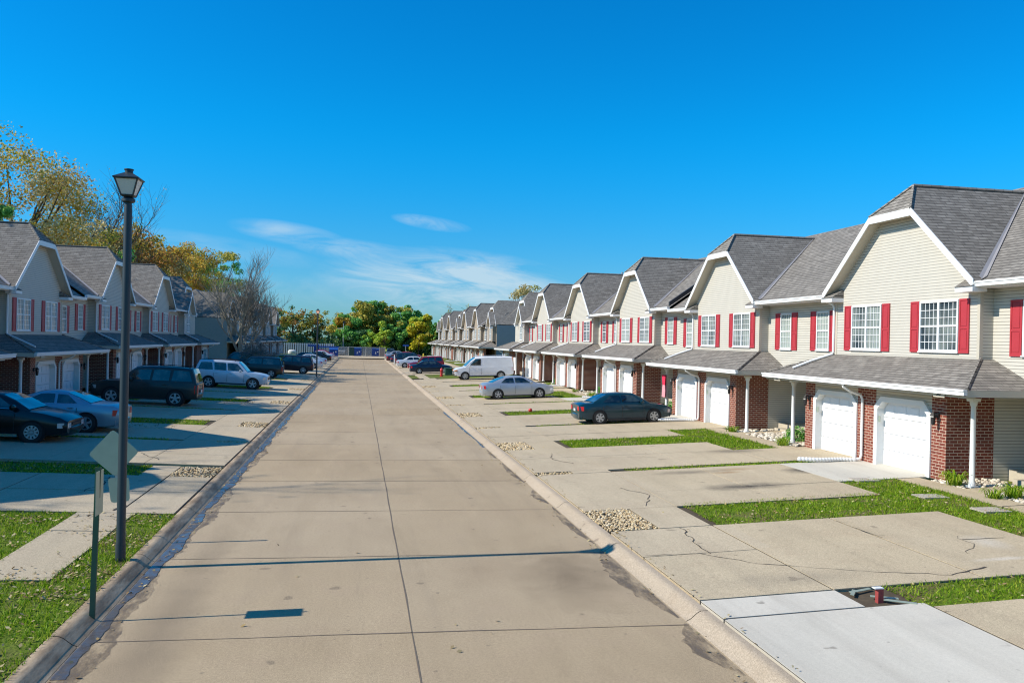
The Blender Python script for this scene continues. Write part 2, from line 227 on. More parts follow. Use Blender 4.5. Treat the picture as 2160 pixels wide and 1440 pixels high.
# ---------------------------------------------------------------- mesh helpers
def link(o, parent=None):
    COL.objects.link(o)
    if parent is not None: o.parent = parent
    return o
def tag(o, label=None, cat=None, group=None, kind=None):
    for k, v in (('label', label), ('category', cat), ('group', group), ('kind', kind)):
        if v: o[k] = v
    return o
def empty(name, loc=(0, 0, 0), rz=0., scale=1.):
    o = bpy.data.objects.new(name, None); o.empty_display_size = .3; o.location = loc; o.rotation_euler = (0, 0, rz); o.scale = (scale,)*3; return link(o)
class MB:
    def __init__(s): s.v = []; s.f = []; s.mi = []
    def poly(s, pts, mi=0): i = len(s.v); s.v += [tuple(p) for p in pts]; s.f.append(tuple(range(i, i+len(pts)))); s.mi.append(mi); return s
    def box(s, x0, x1, y0, y1, z0, z1, mi=0):
        i = len(s.v); s.v += [(x, y, z) for z in (z0, z1) for y in (y0, y1) for x in (x0, x1)]
        for q in ((0, 2, 3, 1), (4, 5, 7, 6), (0, 1, 5, 4), (2, 6, 7, 3), (0, 4, 6, 2), (1, 3, 7, 5)): s.f.append(tuple(i+k for k in q)); s.mi.append(mi)
        return s
    def prism(s, pts, d, mi=0):                             # closed polygon pts swept by vector d
        n = len(pts); i = len(s.v); d = Vector(d); s.v += [tuple(p) for p in pts]+[tuple(Vector(p)+d) for p in pts]
        s.f.append(tuple(range(i+n-1, i-1, -1))); s.f.append(tuple(range(i+n, i+2*n))); s.mi += [mi, mi]
        for k in range(n): k2 = (k+1) % n; s.f.append((i+k, i+k2, i+n+k2, i+n+k)); s.mi.append(mi)
        return s
    def tube(s, path, r, n=8, mi=0, cap=True):
        path = [Vector(p) for p in path]; rs = r if isinstance(r, (list, tuple)) else [r]*len(path); i0 = len(s.v); up = None
        for k, p in enumerate(path):
            t = (path[min(k+1, len(path)-1)]-path[max(k-1, 0)]).normalized()
            if up is None: up = Vector((0, 0, 1)) if abs(t.z) < .9 else Vector((1, 0, 0))
            a = t.cross(up).normalized(); b = a.cross(t).normalized(); up = b
            s.v += [tuple(p+(a*math.cos(2*math.pi*j/n)+b*math.sin(2*math.pi*j/n))*rs[k]) for j in range(n)]
        for k in range(len(path)-1):
            for j in range(n): j2 = (j+1) % n; s.f.append((i0+k*n+j, i0+k*n+j2, i0+(k+1)*n+j2, i0+(k+1)*n+j)); s.mi.append(mi)
        if cap: s.f.append(tuple(i0+j for j in range(n-1, -1, -1))); s.f.append(tuple(i0+(len(path)-1)*n+j for j in range(n))); s.mi += [mi, mi]
        return s
    def lathe(s, prof, n=12, c=(0, 0, 0), axis='z', mi=0, cap=True):  # prof: (radius, height)
        i0 = len(s.v)
        for r, h in prof:
            for j in range(n):
                a = 2*math.pi*j/n; x, y = r*math.cos(a), r*math.sin(a)
                s.v.append((c[0]+x, c[1]+y, c[2]+h) if axis == 'z' else (c[0]+x, c[1]+h, c[2]+y))
        for k in range(len(prof)-1):
            for j in range(n): j2 = (j+1) % n; s.f.append((i0+k*n+j, i0+k*n+j2, i0+(k+1)*n+j2, i0+(k+1)*n+j)); s.mi.append(mi)
        for k, rev in ((0, True), (len(prof)-1, False)) if cap else ():
            if prof[k][0] > 1e-4: s.f.append(tuple(i0+k*n+j for j in (range(n-1, -1, -1) if rev else range(n)))); s.mi.append(mi)
        return s
    def grid(s, rows, mi=0, closed=False):
        i0 = len(s.v); n = len(rows[0])
        for r in rows: s.v += [tuple(p) for p in r]
        for k in range(len(rows)-1):
            for j in range(n if closed else n-1): j2 = (j+1) % n; s.f.append((i0+k*n+j, i0+k*n+j2, i0+(k+1)*n+j2, i0+(k+1)*n+j)); s.mi.append(mi)
        return s
    def mesh(s, name, mats, smooth=None):
        me = bpy.data.meshes.new(name); me.from_pydata(s.v, [], s.f)
        for m in (mats if isinstance(mats, (list, tuple)) else [mats]): me.materials.append(MAT[m] if isinstance(m, str) else m)
        me.polygons.foreach_set('material_index', s.mi)
        if smooth is not None: me.polygons.foreach_set('use_smooth', [True]*len(s.f)); me.update(); me.set_sharp_from_angle(angle=R(smooth))
        me.update(); autouv(me); return me
    def build(s, name, mats, parent=None, smooth=None, loc=None):
        o = bpy.data.objects.new(name, s.mesh(name, mats, smooth)); link(o, parent)
        if loc is not None: o.location = loc
        return o
def autouv(me):
    uvl = me.uv_layers.new(name='UVMap'); nl = len(me.loops); co = np.empty(len(me.vertices)*3); me.vertices.foreach_get('co', co); co = co.reshape(-1, 3)
    li = np.empty(nl, dtype=np.int32); me.loops.foreach_get('vertex_index', li); nrm = np.empty(len(me.polygons)*3); me.polygons.foreach_get('normal', nrm); nrm = nrm.reshape(-1, 3)
    tot = np.empty(len(me.polygons), dtype=np.int32); me.polygons.foreach_get('loop_total', tot); pn = np.repeat(nrm, tot, axis=0); p = co[li]
    flat = np.abs(pn[:, 2]) > .98; h = np.stack([-pn[:, 1], pn[:, 0], np.zeros(nl)], 1); ln = np.linalg.norm(h, axis=1, keepdims=True); h = h/np.maximum(ln, 1e-9); h[flat] = (1, 0, 0); sv = np.cross(pn, h); sv[flat] = (0, 1, 0)
    uvl.data.foreach_set('uv', np.stack([(p*h).sum(1), (p*sv).sum(1)], 1).astype(np.float32).ravel())
def mesh_np(name, V, F, mat, parent=None, smooth=False):
    V = np.asarray(V, dtype=np.float32); F = np.asarray(F, dtype=np.int32); me = bpy.data.meshes.new(name); k = F.shape[1]
    me.vertices.add(len(V)); me.vertices.foreach_set('co', V.ravel()); me.loops.add(F.size); me.loops.foreach_set('vertex_index', F.ravel())
    me.polygons.add(len(F)); me.polygons.foreach_set('loop_start', np.arange(0, F.size, k, dtype=np.int32)); me.polygons.foreach_set('use_smooth', np.full(len(F), smooth))
    me.materials.append(MAT[mat] if isinstance(mat, str) else mat); me.update(calc_edges=True); o = bpy.data.objects.new(name, me); link(o, parent); return o
def copy_tree(o, parent=None):
    c = o.copy(); COL.objects.link(c); c.parent = parent
    for ch in list(o.children): copy_tree(ch, c)
    return c
def gz(X):
    if X < -3.3: return .13+.037*(-3.3-X)
    if X > 4.55: return .13+.040*(X-4.55)
    return 0.
def gzv(X): return np.where(X < -3.3, .13+.037*(-3.3-X), np.where(X > 4.55, .13+.04*(X-4.55), 0.))

# ---------------------------------------------------------------- ground, road, kerbs, paving
XL, XR = -3.08, 4.28                                       # kerb feet
YE = 141.                                                   # end of the kerbed street
g = MB(); xs = [-900, -40, -24, -14, -3.4]
def strip(mb, x0, x1, y0, y1, dz=0., n=1):
    for i in range(n):
        a = x0+(x1-x0)*i/n; b = x0+(x1-x0)*(i+1)/n; mb.poly([(a, y0, gz(a)+dz), (b, y0, gz(b)+dz), (b, y1, gz(b)+dz), (a, y1, gz(a)+dz)])
G = MB()
zl, zr = gz(-30)-.06, gz(30)-.06
G.poly([(-30, -60, zl), (-3.3, -60, .06), (-3.3, YE, .06), (-30, YE, zl)]); G.poly([(4.5, -60, .06), (30, -60, zr), (30, YE, zr), (4.5, YE, .06)])
G.poly([(-900, -60, zl), (-30, -60, zl), (-30, YE, zl), (-900, YE, zl)]); G.poly([(30, -60, zr), (900, -60, zr), (900, YE, zr), (30, YE, zr)])
G.poly([(-30, YE, zl), (-3.3, YE, .06), (-3.3, 172, .06), (-30, 172, zl)]); G.poly([(4.5, YE, .06), (30, YE, zr), (30, 172, zr), (4.5, 172, .06)]); G.poly([(-3.3, YE, -.05), (4.5, YE, -.05), (4.5, 172, -.05), (-3.3, 172, -.05)]); G.poly([(-900, YE, zl), (-30, YE, zl), (-30, 172, zl), (-900, 172, zl)]); G.poly([(30, YE, zr), (900, YE, zr), (900, 172, zr), (30, 172, zr)])
G.poly([(-1500, 172, .0), (1500, 172, .0), (1500, 2500, 0), (-1500, 2500, 0)])
tag(G.build('ground', 'turf'), kind='structure')
r = MB(); r.poly([(XL-.02, -12, 0), (XR+.02, -12, 0), (XR+.02, YE, 0), (XL-.02, YE, 0)]); tag(r.build('road', 'road'), kind='structure')
rr = MB()
def kerb(sx, x0, mat, name):                                # sx=+1: kerb rises to the right
    k = MB(); prof = [(0, -.02), (0, .004), (.06, .03), (.15, .105), (.20, .128), (.235, .132), (.30, .132), (.30, -.02)]
    ys = [-12]+[10.15+3.63*i for i in range(-5, 37) if -12 < 10.15+3.63*i < YE]+[YE]
    for a, b in zip(ys[:-1], ys[1:]):
        rows = [[(x0+sx*px, y, pz) for px, pz in prof] for y in (a+.008, b-.008)]
        if sx < 0: rows = rows[::-1]
        k.grid(rows)
    return tag(k.build(name, mat, smooth=50), kind='structure')
kerb(1, XR, 'kerb', 'kerb_right'); kerb(-1, XL, 'kerb_l', 'kerb_left')
def ribbon(mb, pts, w, z=None, jit=0.):
    pts = [Vector((p[0], p[1], 0)) for p in pts]; L_, R_ = [], []
    for k, p in enumerate(pts):
        t = (pts[min(k+1, len(pts)-1)]-pts[max(0, k-1)]).normalized(); n = Vector((-t.y, t.x, 0)); ww = w*(1+random.uniform(-jit, jit))
        for s_, lst in ((1, L_), (-1, R_)): q = p+n*ww*.5*s_; lst.append((q.x, q.y, (gz(q.x) if z is None else 0)+(z if z is not None else .0165)))
    mb.grid([L_, R_])
J = MB()
ribbon(J, [(.72+.004*math.sin(y*.7)+.004*math.sin(y*2.3), y) for y in np.arange(-10, YE, .6)], .02, .004, .4)
for i in range(-4, 37):
    y = 10.15+3.63*i
    if y < YE-1: ribbon(J, [(x, y-.055*(x-.72)*.6+random.uniform(-.012, .012)) for x in np.linspace(XL+.02, XR-.02, 9)], .02 if y < 60 else .03, .004, .5)
tag(J.build('road_joints', 'joint'), kind='structure')
# water lying in the left gutter, damp edges and the wet right gutter
def ragged(x0, xf, ys, z, amp): return [[(x0, y, z) for y in ys], [(xf(y)+random.uniform(-amp, amp), y, z) for y in ys]]
ys = list(np.arange(7, 70, .16))
D = MB(); D.grid(ragged(XL+.01, lambda y: XL+.30+.07*math.sin(y*.8)+.05*math.sin(y*2.7) if y < 34 else XL+.2, ys, .0035, .03)); 
for (a, b, w) in ((10.3, 14.0, .34), (14.2, 17.6, .16), (17.9, 19.6, .22), (20.6, 24.0, .15), (24.6, 27, .10), (8.4, 10.1, .3)):
    yy = list(np.arange(a, b+.01, .12)); D.grid([[(XR-.03, y, .0035) for y in yy], [(XR-.05-w*max(.05, math.sin(math.pi*min(1, (y-a)/(b-a))))*random.uniform(.75, 1.1), y, .0035) for y in yy]][::-1])
tag(D.build('damp_gutter', 'concdark'), kind='structure')
Wt = MB(); ys = list(np.arange(9.2, 62, .14))
Wt.grid(ragged(XL+.015, lambda y: XL+.17+.04*math.sin(y*.9+1)+.03*math.sin(y*3.1), ys, .0075, .02)); ys = list(np.arange(27.5, 41, .2)); Wt.grid(ragged(XR-.02, lambda y: XR-.10-.03*math.sin(y), ys, .0075, .015)[::-1])
tag(Wt.build('gutter_water', 'water'), kind='structure')

S = .925                                                    # world scale of the measured houses
PITCH = 12.03*S
CR = [20.54+PITCH*k for k in range(5)]                      # bay centres, right row
CRE = 20.54+PITCH*5
CL = [27.35+PITCH*k for k in range(4)]; CLE = 27.35+PITCH*4
CL0 = 19.7
XFR, XFL = 13.78, -12.67                                    # garage fronts
PAV = {'drive': MB(), 'newdrive': MB()}; FILL = MB()
TURF, SOIL, GRAV, ROCK = [], [], [], []                     # rectangles
def slab(x0, x1, y0, y1, mat='drive', dz=0.012):            # one concrete slab with a hairline gap all round
    FILL.poly([(x0-.004, y0-.004, gz(x0)+.006), (x1+.004, y0-.004, gz(x1)+.006), (x1+.004, y1+.004, gz(x1)+.006), (x0-.004, y1+.004, gz(x0)+.006)])
    e = .009; mb = PAV[mat]; x0 += e; x1 -= e; y0 += e; y1 -= e
    n = max(1, int(abs(x1-x0)/2)); h = random.uniform(0, .006)
    a = [(x0+(x1-x0)*i/n) for i in range(n+1)]
    mb.grid([[(x, y0, gz(x)+dz+h) for x in a], [(x, y1, gz(x)+dz+h) for x in a]]); mb.grid([[(x, y0, gz(x)-.05) for x in a], [(x, y0, gz(x)+dz+h) for x in a]])
    mb.grid([[(x1, y0, gz(x1)-.05), (x1, y1, gz(x1)-.05)], [(x1, y0, gz(x1)+dz+h), (x1, y1, gz(x1)+dz+h)]][::-1]); mb.grid([[(x0, y0, gz(x0)-.05), (x0, y1, gz(x0)-.05)], [(x0, y0, gz(x0)+dz+h), (x0, y1, gz(x0)+dz+h)]])
    mb.grid([[(x, y1, gz(x)-.05) for x in a], [(x, y1, gz(x)+dz+h) for x in a]][::-1])
def side(sg, k0, front, centres, ymax):                     # sg=+1 right side, -1 left; k0: back of kerb
    X = lambda d: k0+sg*d
    D1, D2, D3 = 1.0, 2.02, abs(front-k0)
    DP = D3-2.4                                              # where the parking pads end
    walk = D3-.9
    for c in centres:
        rn, rf = c-PITCH/2, c+PITCH/2                        # recess centres
        if sg > 0: seq = [(rn+1.35, c-2.55, 'pad'), (c-2.55, c+.30, 'drv'), (c+.30, c+.68, 'thin'), (c+.68, c+3.1, 'drv'), (c+3.1, rf-.5, 'pad'), (rf-.5, rf+1.35, 'wide')]
        else: seq = [(rn+1.0, c-2.7, 'pad'), (c-2.7, c+.15, 'drv'), (c+.15, c+.5, 'thin'), (c+.5, c+3.2, 'drv'), (c+3.2, rf-.75, 'pad'), (rf-.75, rf+1.0, 'wide')]
        for (a, b, t) in seq:
            if a > ymax: continue
            def sl(d0, d1, a=a, b=b, m='drive'): x = sorted((X(d0), X(d1))); slab(x[0], x[1], a, b, m)
            if t in ('pad', 'drv'):
                sl(.02, D2); e = D3 if t == 'drv' else DP
                if t == 'drv':
                    mid = D2+(DP-D2)*.5; nw = random.random() < .4
                    sl(D2, mid); sl(mid, DP); sl(DP, e+.3, m='newdrive' if (nw and sg > 0) else 'drive')
                else: sl(D2, D2+(DP-D2)*.5); sl(D2+(DP-D2)*.5, DP)
                if t == 'pad': TURF.append((*sorted((X(DP), X(walk))), a, b, .9))
            elif t == 'thin':
                sl(D1, D2); GRAV.append((*sorted((X(.03), X(D1))), a, b)); SOIL.append((*sorted((X(D2), X(D2+1.1))), a, b)); TURF.append((*sorted((X(D2+.5), X(D3-.4))), a, b, .8))
            else:
                sl(D1, D2); GRAV.append((*sorted((X(.03), X(D1))), a, b)); SOIL.append((*sorted((X(D2), X(D2+.7))), a, b)); TURF.append((*sorted((X(D2+.25), X(walk))), a, b, 1.))
        # entry walks and rock beds in the recess
        if rf < ymax:
            for w0, w1 in ((walk, walk+.62),):
                x = sorted((X(w0), X(w1))); y0, y1 = c+3.1, rf+PITCH/2-2.6
                ym = (y0+y1)/2; slab(x[0], x[1], y0, ym); slab(x[0], x[1], ym, y1)
            for s_ in (-1, 1):
                yc = rf+s_*1.35; x = sorted((X(walk+.62), X(D3+1.4))); slab(x[0], x[1], yc-.32, yc+.32)
            x = sorted((X(walk+.63), X(D3+1.75)))
            for (a, b) in ((c+3.4, rf-1.68), (rf-1.02, rf+1.02), (rf+1.68, rf+PITCH/2-3.42)):
                if b > a+.1: ROCK.append((x[0], x[1], a, b))
# near right: the pale new slab and the first strips, then the regular pattern
slab(4.62, 6.62, 9.78, 10.5, 'newdrive'); slab(4.62, 7.45, 7.2, 9.76, 'newdrive'); slab(4.62, 7.45, 4.4, 7.18, 'newdrive'); slab(4.62, 7.45, -3, 4.38)
slab(7.47, 12, 6.8, 9.6); slab(7.47, 12, 3, 6.78)
slab(4.62, 6.6, 10.52, 12.75); slab(4.62, 6.6, 12.77, 14.55); slab(6.62, 9.0, 10.52, 14.55); slab(9.02, 11.38, 10.52, 14.55)
SOIL.append((6.63, 7.9, 9.8, 10.5)); TURF.append((7.4, 13.2, 9.62, 10.5, .8)); TURF.append((11.4, 12.9, 10.5, 14.5, 1.))
slab(5.58, 6.6, 14.57, 16.5); GRAV.append((4.6, 5.56, 14.62, 16.5)); SOIL.append((6.62, 7.2, 14.57, 16.5)); TURF.append((6.8, 12.9, 14.57, 16.5, 1.))
slab(12.9, 13.5, 11, 14.6); slab(12.9, 13.5, 14.62, 17.95); slab(13.52, 14.7, 15.85, 16.45); ROCK += [(13.51, 15.0, 16.5, 17.55), (13.51, 15.0, 14.75, 15.8), (12.92, 14.9, 12.9, 13.2)]
slab(13.52, 14.7, 13.9, 14.6)
side(1, 4.59, XFR, CR, 78.)
side(-1, -3.39, XFL, CL+[CLE], 78.)
# left, nearest part: sidewalk ends in lawn
slab(-5.13, -4.11, 12.3, 15.2); slab(-5.13, -4.11, 15.22, 16.7)
for (a, b) in ((16.72, 18.9), (18.92, 20.9)):
    slab(-4.4, -3.41, a, b); slab(-7.2, -4.42, a, b); slab(-12.6, -7.22, a, b)
TURF.append((-30, -5.14, 4, 16.7, 1.)); TURF.append((-5.13, -4.1, 4, 12.3, 1.)); TURF.append((-4.1, -3.4, 4, 16.7, 1.)); 
slab(-5.1, -4.42, 20.92, 22.45); TURF.append((-12.6, -5.1, 20.92, 22.45, .7)); GRAV.append((-4.4, -3.42, 20.92, 22.45))
# far right verge with hydrant, far ends and the lot behind
slab(5.32, 6.18, 71.9, 79)
for i in range(9):
    y = 79+7*i
    for (sg, k0) in ((1, 4.59), (-1, -3.39)):
        x = sorted((k0+sg*.02, k0+sg*2.5)); slab(x[0], x[1], y, y+7); x = sorted((k0+sg*2.5, k0+sg*7.4)); slab(x[0], x[1], y, y+7)
TURF += [(4.62, 5.3, 72.5, 77, 1.), (6.2, 13.6, 72.0, 78.9, 1.), (12.1, 14, 78, 141, 1.), (-12.6, -10.9, 78, 141, 1.), (-5.9, -4.8, 70.5, 73.2, 1.), (-4.2, -3.42, 68.7, 73, 1.)]
lot = MB(); lot.poly([(-22, YE, .16), (22, YE, .16), (22, 168, .16), (-22, 168, .16)]); tag(lot.build('parking_lot', 'drive'), kind='structure')
tag(FILL.build('driveway_joints', 'crack'), kind='structure'); tag(PAV['drive'].build('driveways', 'drive'), kind='structure'); tag(PAV['newdrive'].build('pale_driveways', 'newdrive'), kind='structure')
def rects(name, lst, mat, dz):
    mb = MB()
    for q in lst:
        n = max(1, int((q[1]-q[0])/2)); a = [q[0]+(q[1]-q[0])*i/n for i in range(n+1)]; mb.grid([[(x, q[2], gz(x)+dz) for x in a], [(x, q[3], gz(x)+dz) for x in a]])
    return tag(mb.build(name, mat), kind='structure')
rects('soil_beds', SOIL+GRAV+ROCK, 'soil', -.022); rects('turf_beds', TURF, 'turf', -.010)
# cracks and control joints in the near driveways
K = MB()
def crack(pts, w=.016, j=.05):
    out = []
    for (a, b) in zip(pts[:-1], pts[1:]):
        n = max(2, int(math.dist(a, b)/.16))
        for i in range(n): t = i/n; out.append((a[0]+(b[0]-a[0])*t+random.uniform(-j, j), a[1]+(b[1]-a[1])*t+random.uniform(-j, j)))
    out.append(pts[-1]); ribbon(K, out, w, .021+gz(pts[0][0])*0 if False else None, .7)
def rib2(pts, w, j=.05):
    out = []
    for (a, b) in zip(pts[:-1], pts[1:]):
        n = max(2, int(math.dist(a, b)/.14))
        for i in range(n): t = i/n; out.append((a[0]+(b[0]-a[0])*t+random.uniform(-j, j), a[1]+(b[1]-a[1])*t+random.uniform(-j, j)))
    out.append(pts[-1]); P = [Vector((p[0], p[1], 0)) for p in out]; A, B = [], []
    for k, p in enumerate(P):
        t = (P[min(k+1, len(P)-1)]-P[max(0, k-1)]).normalized(); n = Vector((-t.y, t.x, 0)); ww = w*random.uniform(.35, 1.3)
        for s_, l in ((1, A), (-1, B)): q = p+n*ww*.5*s_; l.append((q.x, q.y, gz(q.x)+.0225))
    K.grid([A, B])
rib2([(5.95, 14.5), (5.8, 13.5), (5.75, 12.7)], .026); rib2([(4.7, 12.85), (5.6, 12.7), (6.2, 11.97), (7.4, 11.28), (8.63, 10.73)], .016, .03); rib2([(8.63, 10.73), (9.42, 10.97)], .035, .015)
rib2([(10.25, 12.48), (11.0, 12.42)], .022, .01); rib2([(6.1, 18.6), (6.5, 17.6), (6.2, 16.9), (6.0, 16.5)], .022); rib2([(5.9, 24.6), (5.6, 23.4), (6.0, 22.4)], .024); rib2([(-5.6, 20.6), (-5.5, 19.4), (-5.7, 18.6)], .03)
rib2([(-5.9, 24.5), (-5.2, 23.4)], .03); rib2([(-4.4, 17.4), (-4.55, 16.9)], .06); rib2([(9.0, 14.3), (9.03, 12.9)], .012, .01); rib2([(10.3, 12.7), (10.2, 12.2), (9.7, 11.7)], .01); rib2([(7.0, 23.3), (8.6, 22.9)], .018)
tag(K.build('driveway_cracks', 'crack'), kind='structure')

# grass blades, fallen leaves, gravel and rocks (nobody could count them)
def scatter(lst, dens, ymax, fall=True):
    P = []
    for q in lst:
        if q[2] > ymax: continue
        x0, x1 = max(q[0], -12), min(q[1], 16.5); y0, y1 = max(q[2], 6.5), min(q[3], ymax)
        if x1 <= x0 or y1 <= y0: continue
        d = dens*(q[4] if len(q) > 4 else 1)*(1 if y0 < 18 else .6 if y0 < 30 else .3); n = int((x1-x0)*(y1-y0)*d)
        P.append(np.stack([rng.uniform(x0, x1, n), rng.uniform(y0, y1, n)], 1))
    return np.concatenate(P)
def patch(p, s=.9):                                         # soft noise for bare patches
    return np.sin(p[:, 0]*1.9*s+np.sin(p[:, 1]*1.3*s)*1.7)*np.sin(p[:, 1]*2.3*s+1.2*np.sin(p[:, 0]*1.1*s))
p = scatter([(q[0]-.05, q[1]+.05, q[2]-.05, q[3]+.05, q[4]) for q in TURF], 1000, 62); p = p[patch(p)+.6*patch(p, 3.1) > rng.uniform(-1.35, -.05, len(p))]; n = len(p)
ang = rng.uniform(0, 6.283, n); hgt = rng.uniform(.025, .075, n)*np.where(p[:, 1] > 25, 1.3, 1); lean = rng.normal(0, .028, (n, 2)); w = rng.uniform(.005, .011, n)*np.where(p[:, 1] > 18, 1.6, 1); z = gzv(p[:, 0])-.012
dx, dy = np.cos(ang)*w, np.sin(ang)*w; V = np.zeros((n, 3, 3)); V[:, 0] = np.stack([p[:, 0]-dx, p[:, 1]-dy, z], 1); V[:, 1] = np.stack([p[:, 0]+dx, p[:, 1]+dy, z], 1); V[:, 2] = np.stack([p[:, 0]+lean[:, 0], p[:, 1]+lean[:, 1], z+hgt], 1)
tag(mesh_np('grass', V.reshape(-1, 3), np.arange(3*n).reshape(-1, 3), 'blade'), 'short green lawn grass on the verges and strips between driveways', 'grass', kind='stuff')
def quads(P, size, zoff, tilt=.35):
    n = len(P); a = rng.uniform(0, 6.283, n); s = rng.uniform(.6, 1.25, n)*size; e1 = np.stack([np.cos(a), np.sin(a), rng.normal(0, tilt, n)], 1)*s[:, None]; e2 = np.stack([-np.sin(a), np.cos(a), rng.normal(0, tilt, n)], 1)*s[:, None]*.62
    V = np.stack([P-e1, P-e2*.9+e1*.1, P+e1, P+e2], 1); V[..., 2] += zoff; return V.reshape(-1, 3), np.arange(4*n).reshape(-1, 4)
p = scatter(TURF, 26, 60); q = scatter([(-8, -3.4, 6.5, 16.7, 1.)], 55, 17); q = q[patch(q, 1.4) < -.05]; q2 = scatter([(-4.1, -3.42, 15.6, 16.7, 1), (-12.4, -6.4, 30.3, 33.4, 1), (-12, -5.1, 42, 43.8, 1), (-9, -5.5, 20.9, 22.4, .5)], 120, 60)
cc = np.concatenate([np.stack([rng.normal(cx, .28, 70), rng.normal(cy, .2, 70)], 1) for cx, cy in ((-3.9, 9.0), (-3.75, 11.6), (-4.6, 10.4), (-3.8, 12.6), (-4.9, 8.6), (-3.75, 14.6), (-5.6, 15.9), (-5.5, 12.6), (-4.3, 7.6), (-6.2, 14.4))])
q2 = np.concatenate([q2, cc])
rd = np.stack([rng.uniform(XL, XR, 60), rng.uniform(8, 60, 60)], 1); gl = np.concatenate([np.stack([rng.normal(XL+.12, .10, 320), rng.uniform(8, 60, 320)], 1), np.stack([rng.normal(XR-.10, .10, 200), rng.uniform(8, 45, 200)], 1), np.stack([rng.normal(4.66, .05, 160), rng.uniform(8, 40, 160)], 1)]); pv = np.stack([rng.uniform(4.7, 12, 30), rng.uniform(8, 40, 30)], 1)
p = np.concatenate([p, q, q2, rd, gl, pv]); onpave = np.concatenate([np.zeros(len(p)-len(pv)), np.ones(len(pv))]); P = np.stack([p[:, 0], p[:, 1], gzv(p[:, 0])+.012+.03*rng.random(len(p))*(gzv(p[:, 0]) > .01)], 1)
V, F = quads(P, .032, .004, .3); tag(mesh_np('fallen_leaves', V, F, 'litter'), 'dry tan and yellow leaves scattered over lawn, gutter and paving', 'fallen leaves', kind='stuff')
def ico():
    t = (1+5**.5)/2; v = np.array([(-1, t, 0), (1, t, 0), (-1, -t, 0), (1, -t, 0), (0, -1, t), (0, 1, t), (0, -1, -t), (0, 1, -t), (t, 0, -1), (t, 0, 1), (-t, 0, -1), (-t, 0, 1)])/math.hypot(1, t)
    f = np.array([(0, 11, 5), (0, 5, 1), (0, 1, 7), (0, 7, 10), (0, 10, 11), (1, 5, 9), (5, 11, 4), (11, 10, 2), (10, 7, 6), (7, 1, 8), (3, 9, 4), (3, 4, 2), (3, 2, 6), (3, 6, 8), (3, 8, 9), (4, 9, 5), (2, 4, 11), (6, 2, 10), (8, 6, 7), (9, 8, 1)]); return v, f
IV, IF = ico()
def stones(name, lst, dens, size, ymax, mat, label):
    p = scatter(lst, dens, ymax); n = len(p); s = size*rng.uniform(.6, 1.35, (n, 1, 1))*np.where(p[:, 1] > 24, 1.5, 1)[:, None, None]; sh = rng.uniform(.65, 1.2, (n, 1, 3)); sh[..., 2] *= .7
    v = IV[None]*(1+rng.uniform(-.18, .18, (n, 12, 1)))*sh*s; a = rng.uniform(0, 6.28, n); c_, s_ = np.cos(a)[:, None], np.sin(a)[:, None]
    v = np.stack([v[..., 0]*c_-v[..., 1]*s_, v[..., 0]*s_+v[..., 1]*c_, v[..., 2]], 2); v[..., 0] += p[:, 0:1]; v[..., 1] += p[:, 1:2]; v[..., 2] += (gzv(p[:, 0])-.01)[:, None]+rng.uniform(0, .02, (n, 1))
    F = (IF[None]+12*np.arange(n)[:, None, None]).reshape(-1, 3); tag(mesh_np(name, v.reshape(-1, 3), F, mat, None, True), label, 'gravel' if mat == 'gravel' else 'rocks', kind='stuff')
stones('gravel', GRAV, 620, .027, 70, 'gravel', 'tan gravel filling the small beds beside the kerbs'); stones('river_rocks', ROCK, 160, .055, 60, 'rock', 'pale river rocks in the beds by the entries')

# ---------------------------------------------------------------- townhouses (local: x away from the street, y along it, z up)
KIDS = {}
def P_(mb, name, mats, parent, smooth=None):
    o = mb.build(name, mats, parent, smooth); KIDS.setdefault(parent.name, []).append(o); return o
def dup(o, parent=None):
    c = o.copy(); COL.objects.link(c); c.parent = parent
    for ch in KIDS.get(o.name, []): dup(ch, c)
    return c
def window(root, x, yc, w, z0, z1, double):
    f = MB(); y0, y1 = yc-w/2, yc+w/2; t = .055; a, b = x-.045, x
    f.box(a, b, y0, y0+t, z0, z1).box(a, b, y1-t, y1, z0, z1).box(a-.002, b, y0+t, y1-t, z0, z0+t).box(a-.002, b, y0+t, y1-t, z1-t, z1).box(a-.02, b, y0-.03, y1+.03, z0-.035, z0-.001)
    zm = (z0+z1)/2; bays = [(y0+t, yc-.04), (yc+.04, y1-t)] if double else [(y0+t, y1-t)]
    if double: f.box(a+.002, b, yc-.04, yc+.04, z0+t, z1-t)
    for (p, q) in bays: f.box(a+.012, b-.001, p, q, zm-.025, zm+.025)
    o = P_(f, 'window', 'white', root); g = MB(); mu = MB()
    for (p, q) in bays:
        g.poly([(x-.008, p, z0+t), (x-.008, p, z1-t), (x-.008, q, z1-t), (x-.008, q, z0+t)])
        for (c0, c1) in ((z0+t, zm-.025), (zm+.025, z1-t)):
            for i in range(1, 4): yy = p+(q-p)*i/4; mu.box(x-.022, x-.009, yy-.008, yy+.008, c0, c1)
            for i in range(1, 3): zz = c0+(c1-c0)*i/3; mu.box(x-.024, x-.011, p, q, zz-.008, zz+.008)
    P_(g, 'pane', 'pane', o); P_(mu, 'glazing_bars', 'white', o); return o
def shutter(root, x, y0, y1, z0, z1, mat):
    s = MB(); s.box(x-.02, x, y0, y1, z0, z1); b = .05; zm = z0+(z1-z0)*.46
    for (p, q) in ((z0, z0+b*1.4), (zm-b/2, zm+b/2), (z1-b, z1)): s.box(x-.034, x-.021, y0+b, y1-b, p, q)
    s.box(x-.034, x-.021, y0, y0+b, z0, z1).box(x-.034, x-.021, y1-b, y1, z0, z1)
    for (p, q) in ((z0+b*1.4+.04, zm-b/2-.04), (zm+b/2+.04, z1-b-.04)): s.box(x-.030, x-.0205, y0+b+.03, y1-b-.03, p, q)
    P_(s, 'shutter', mat, root)
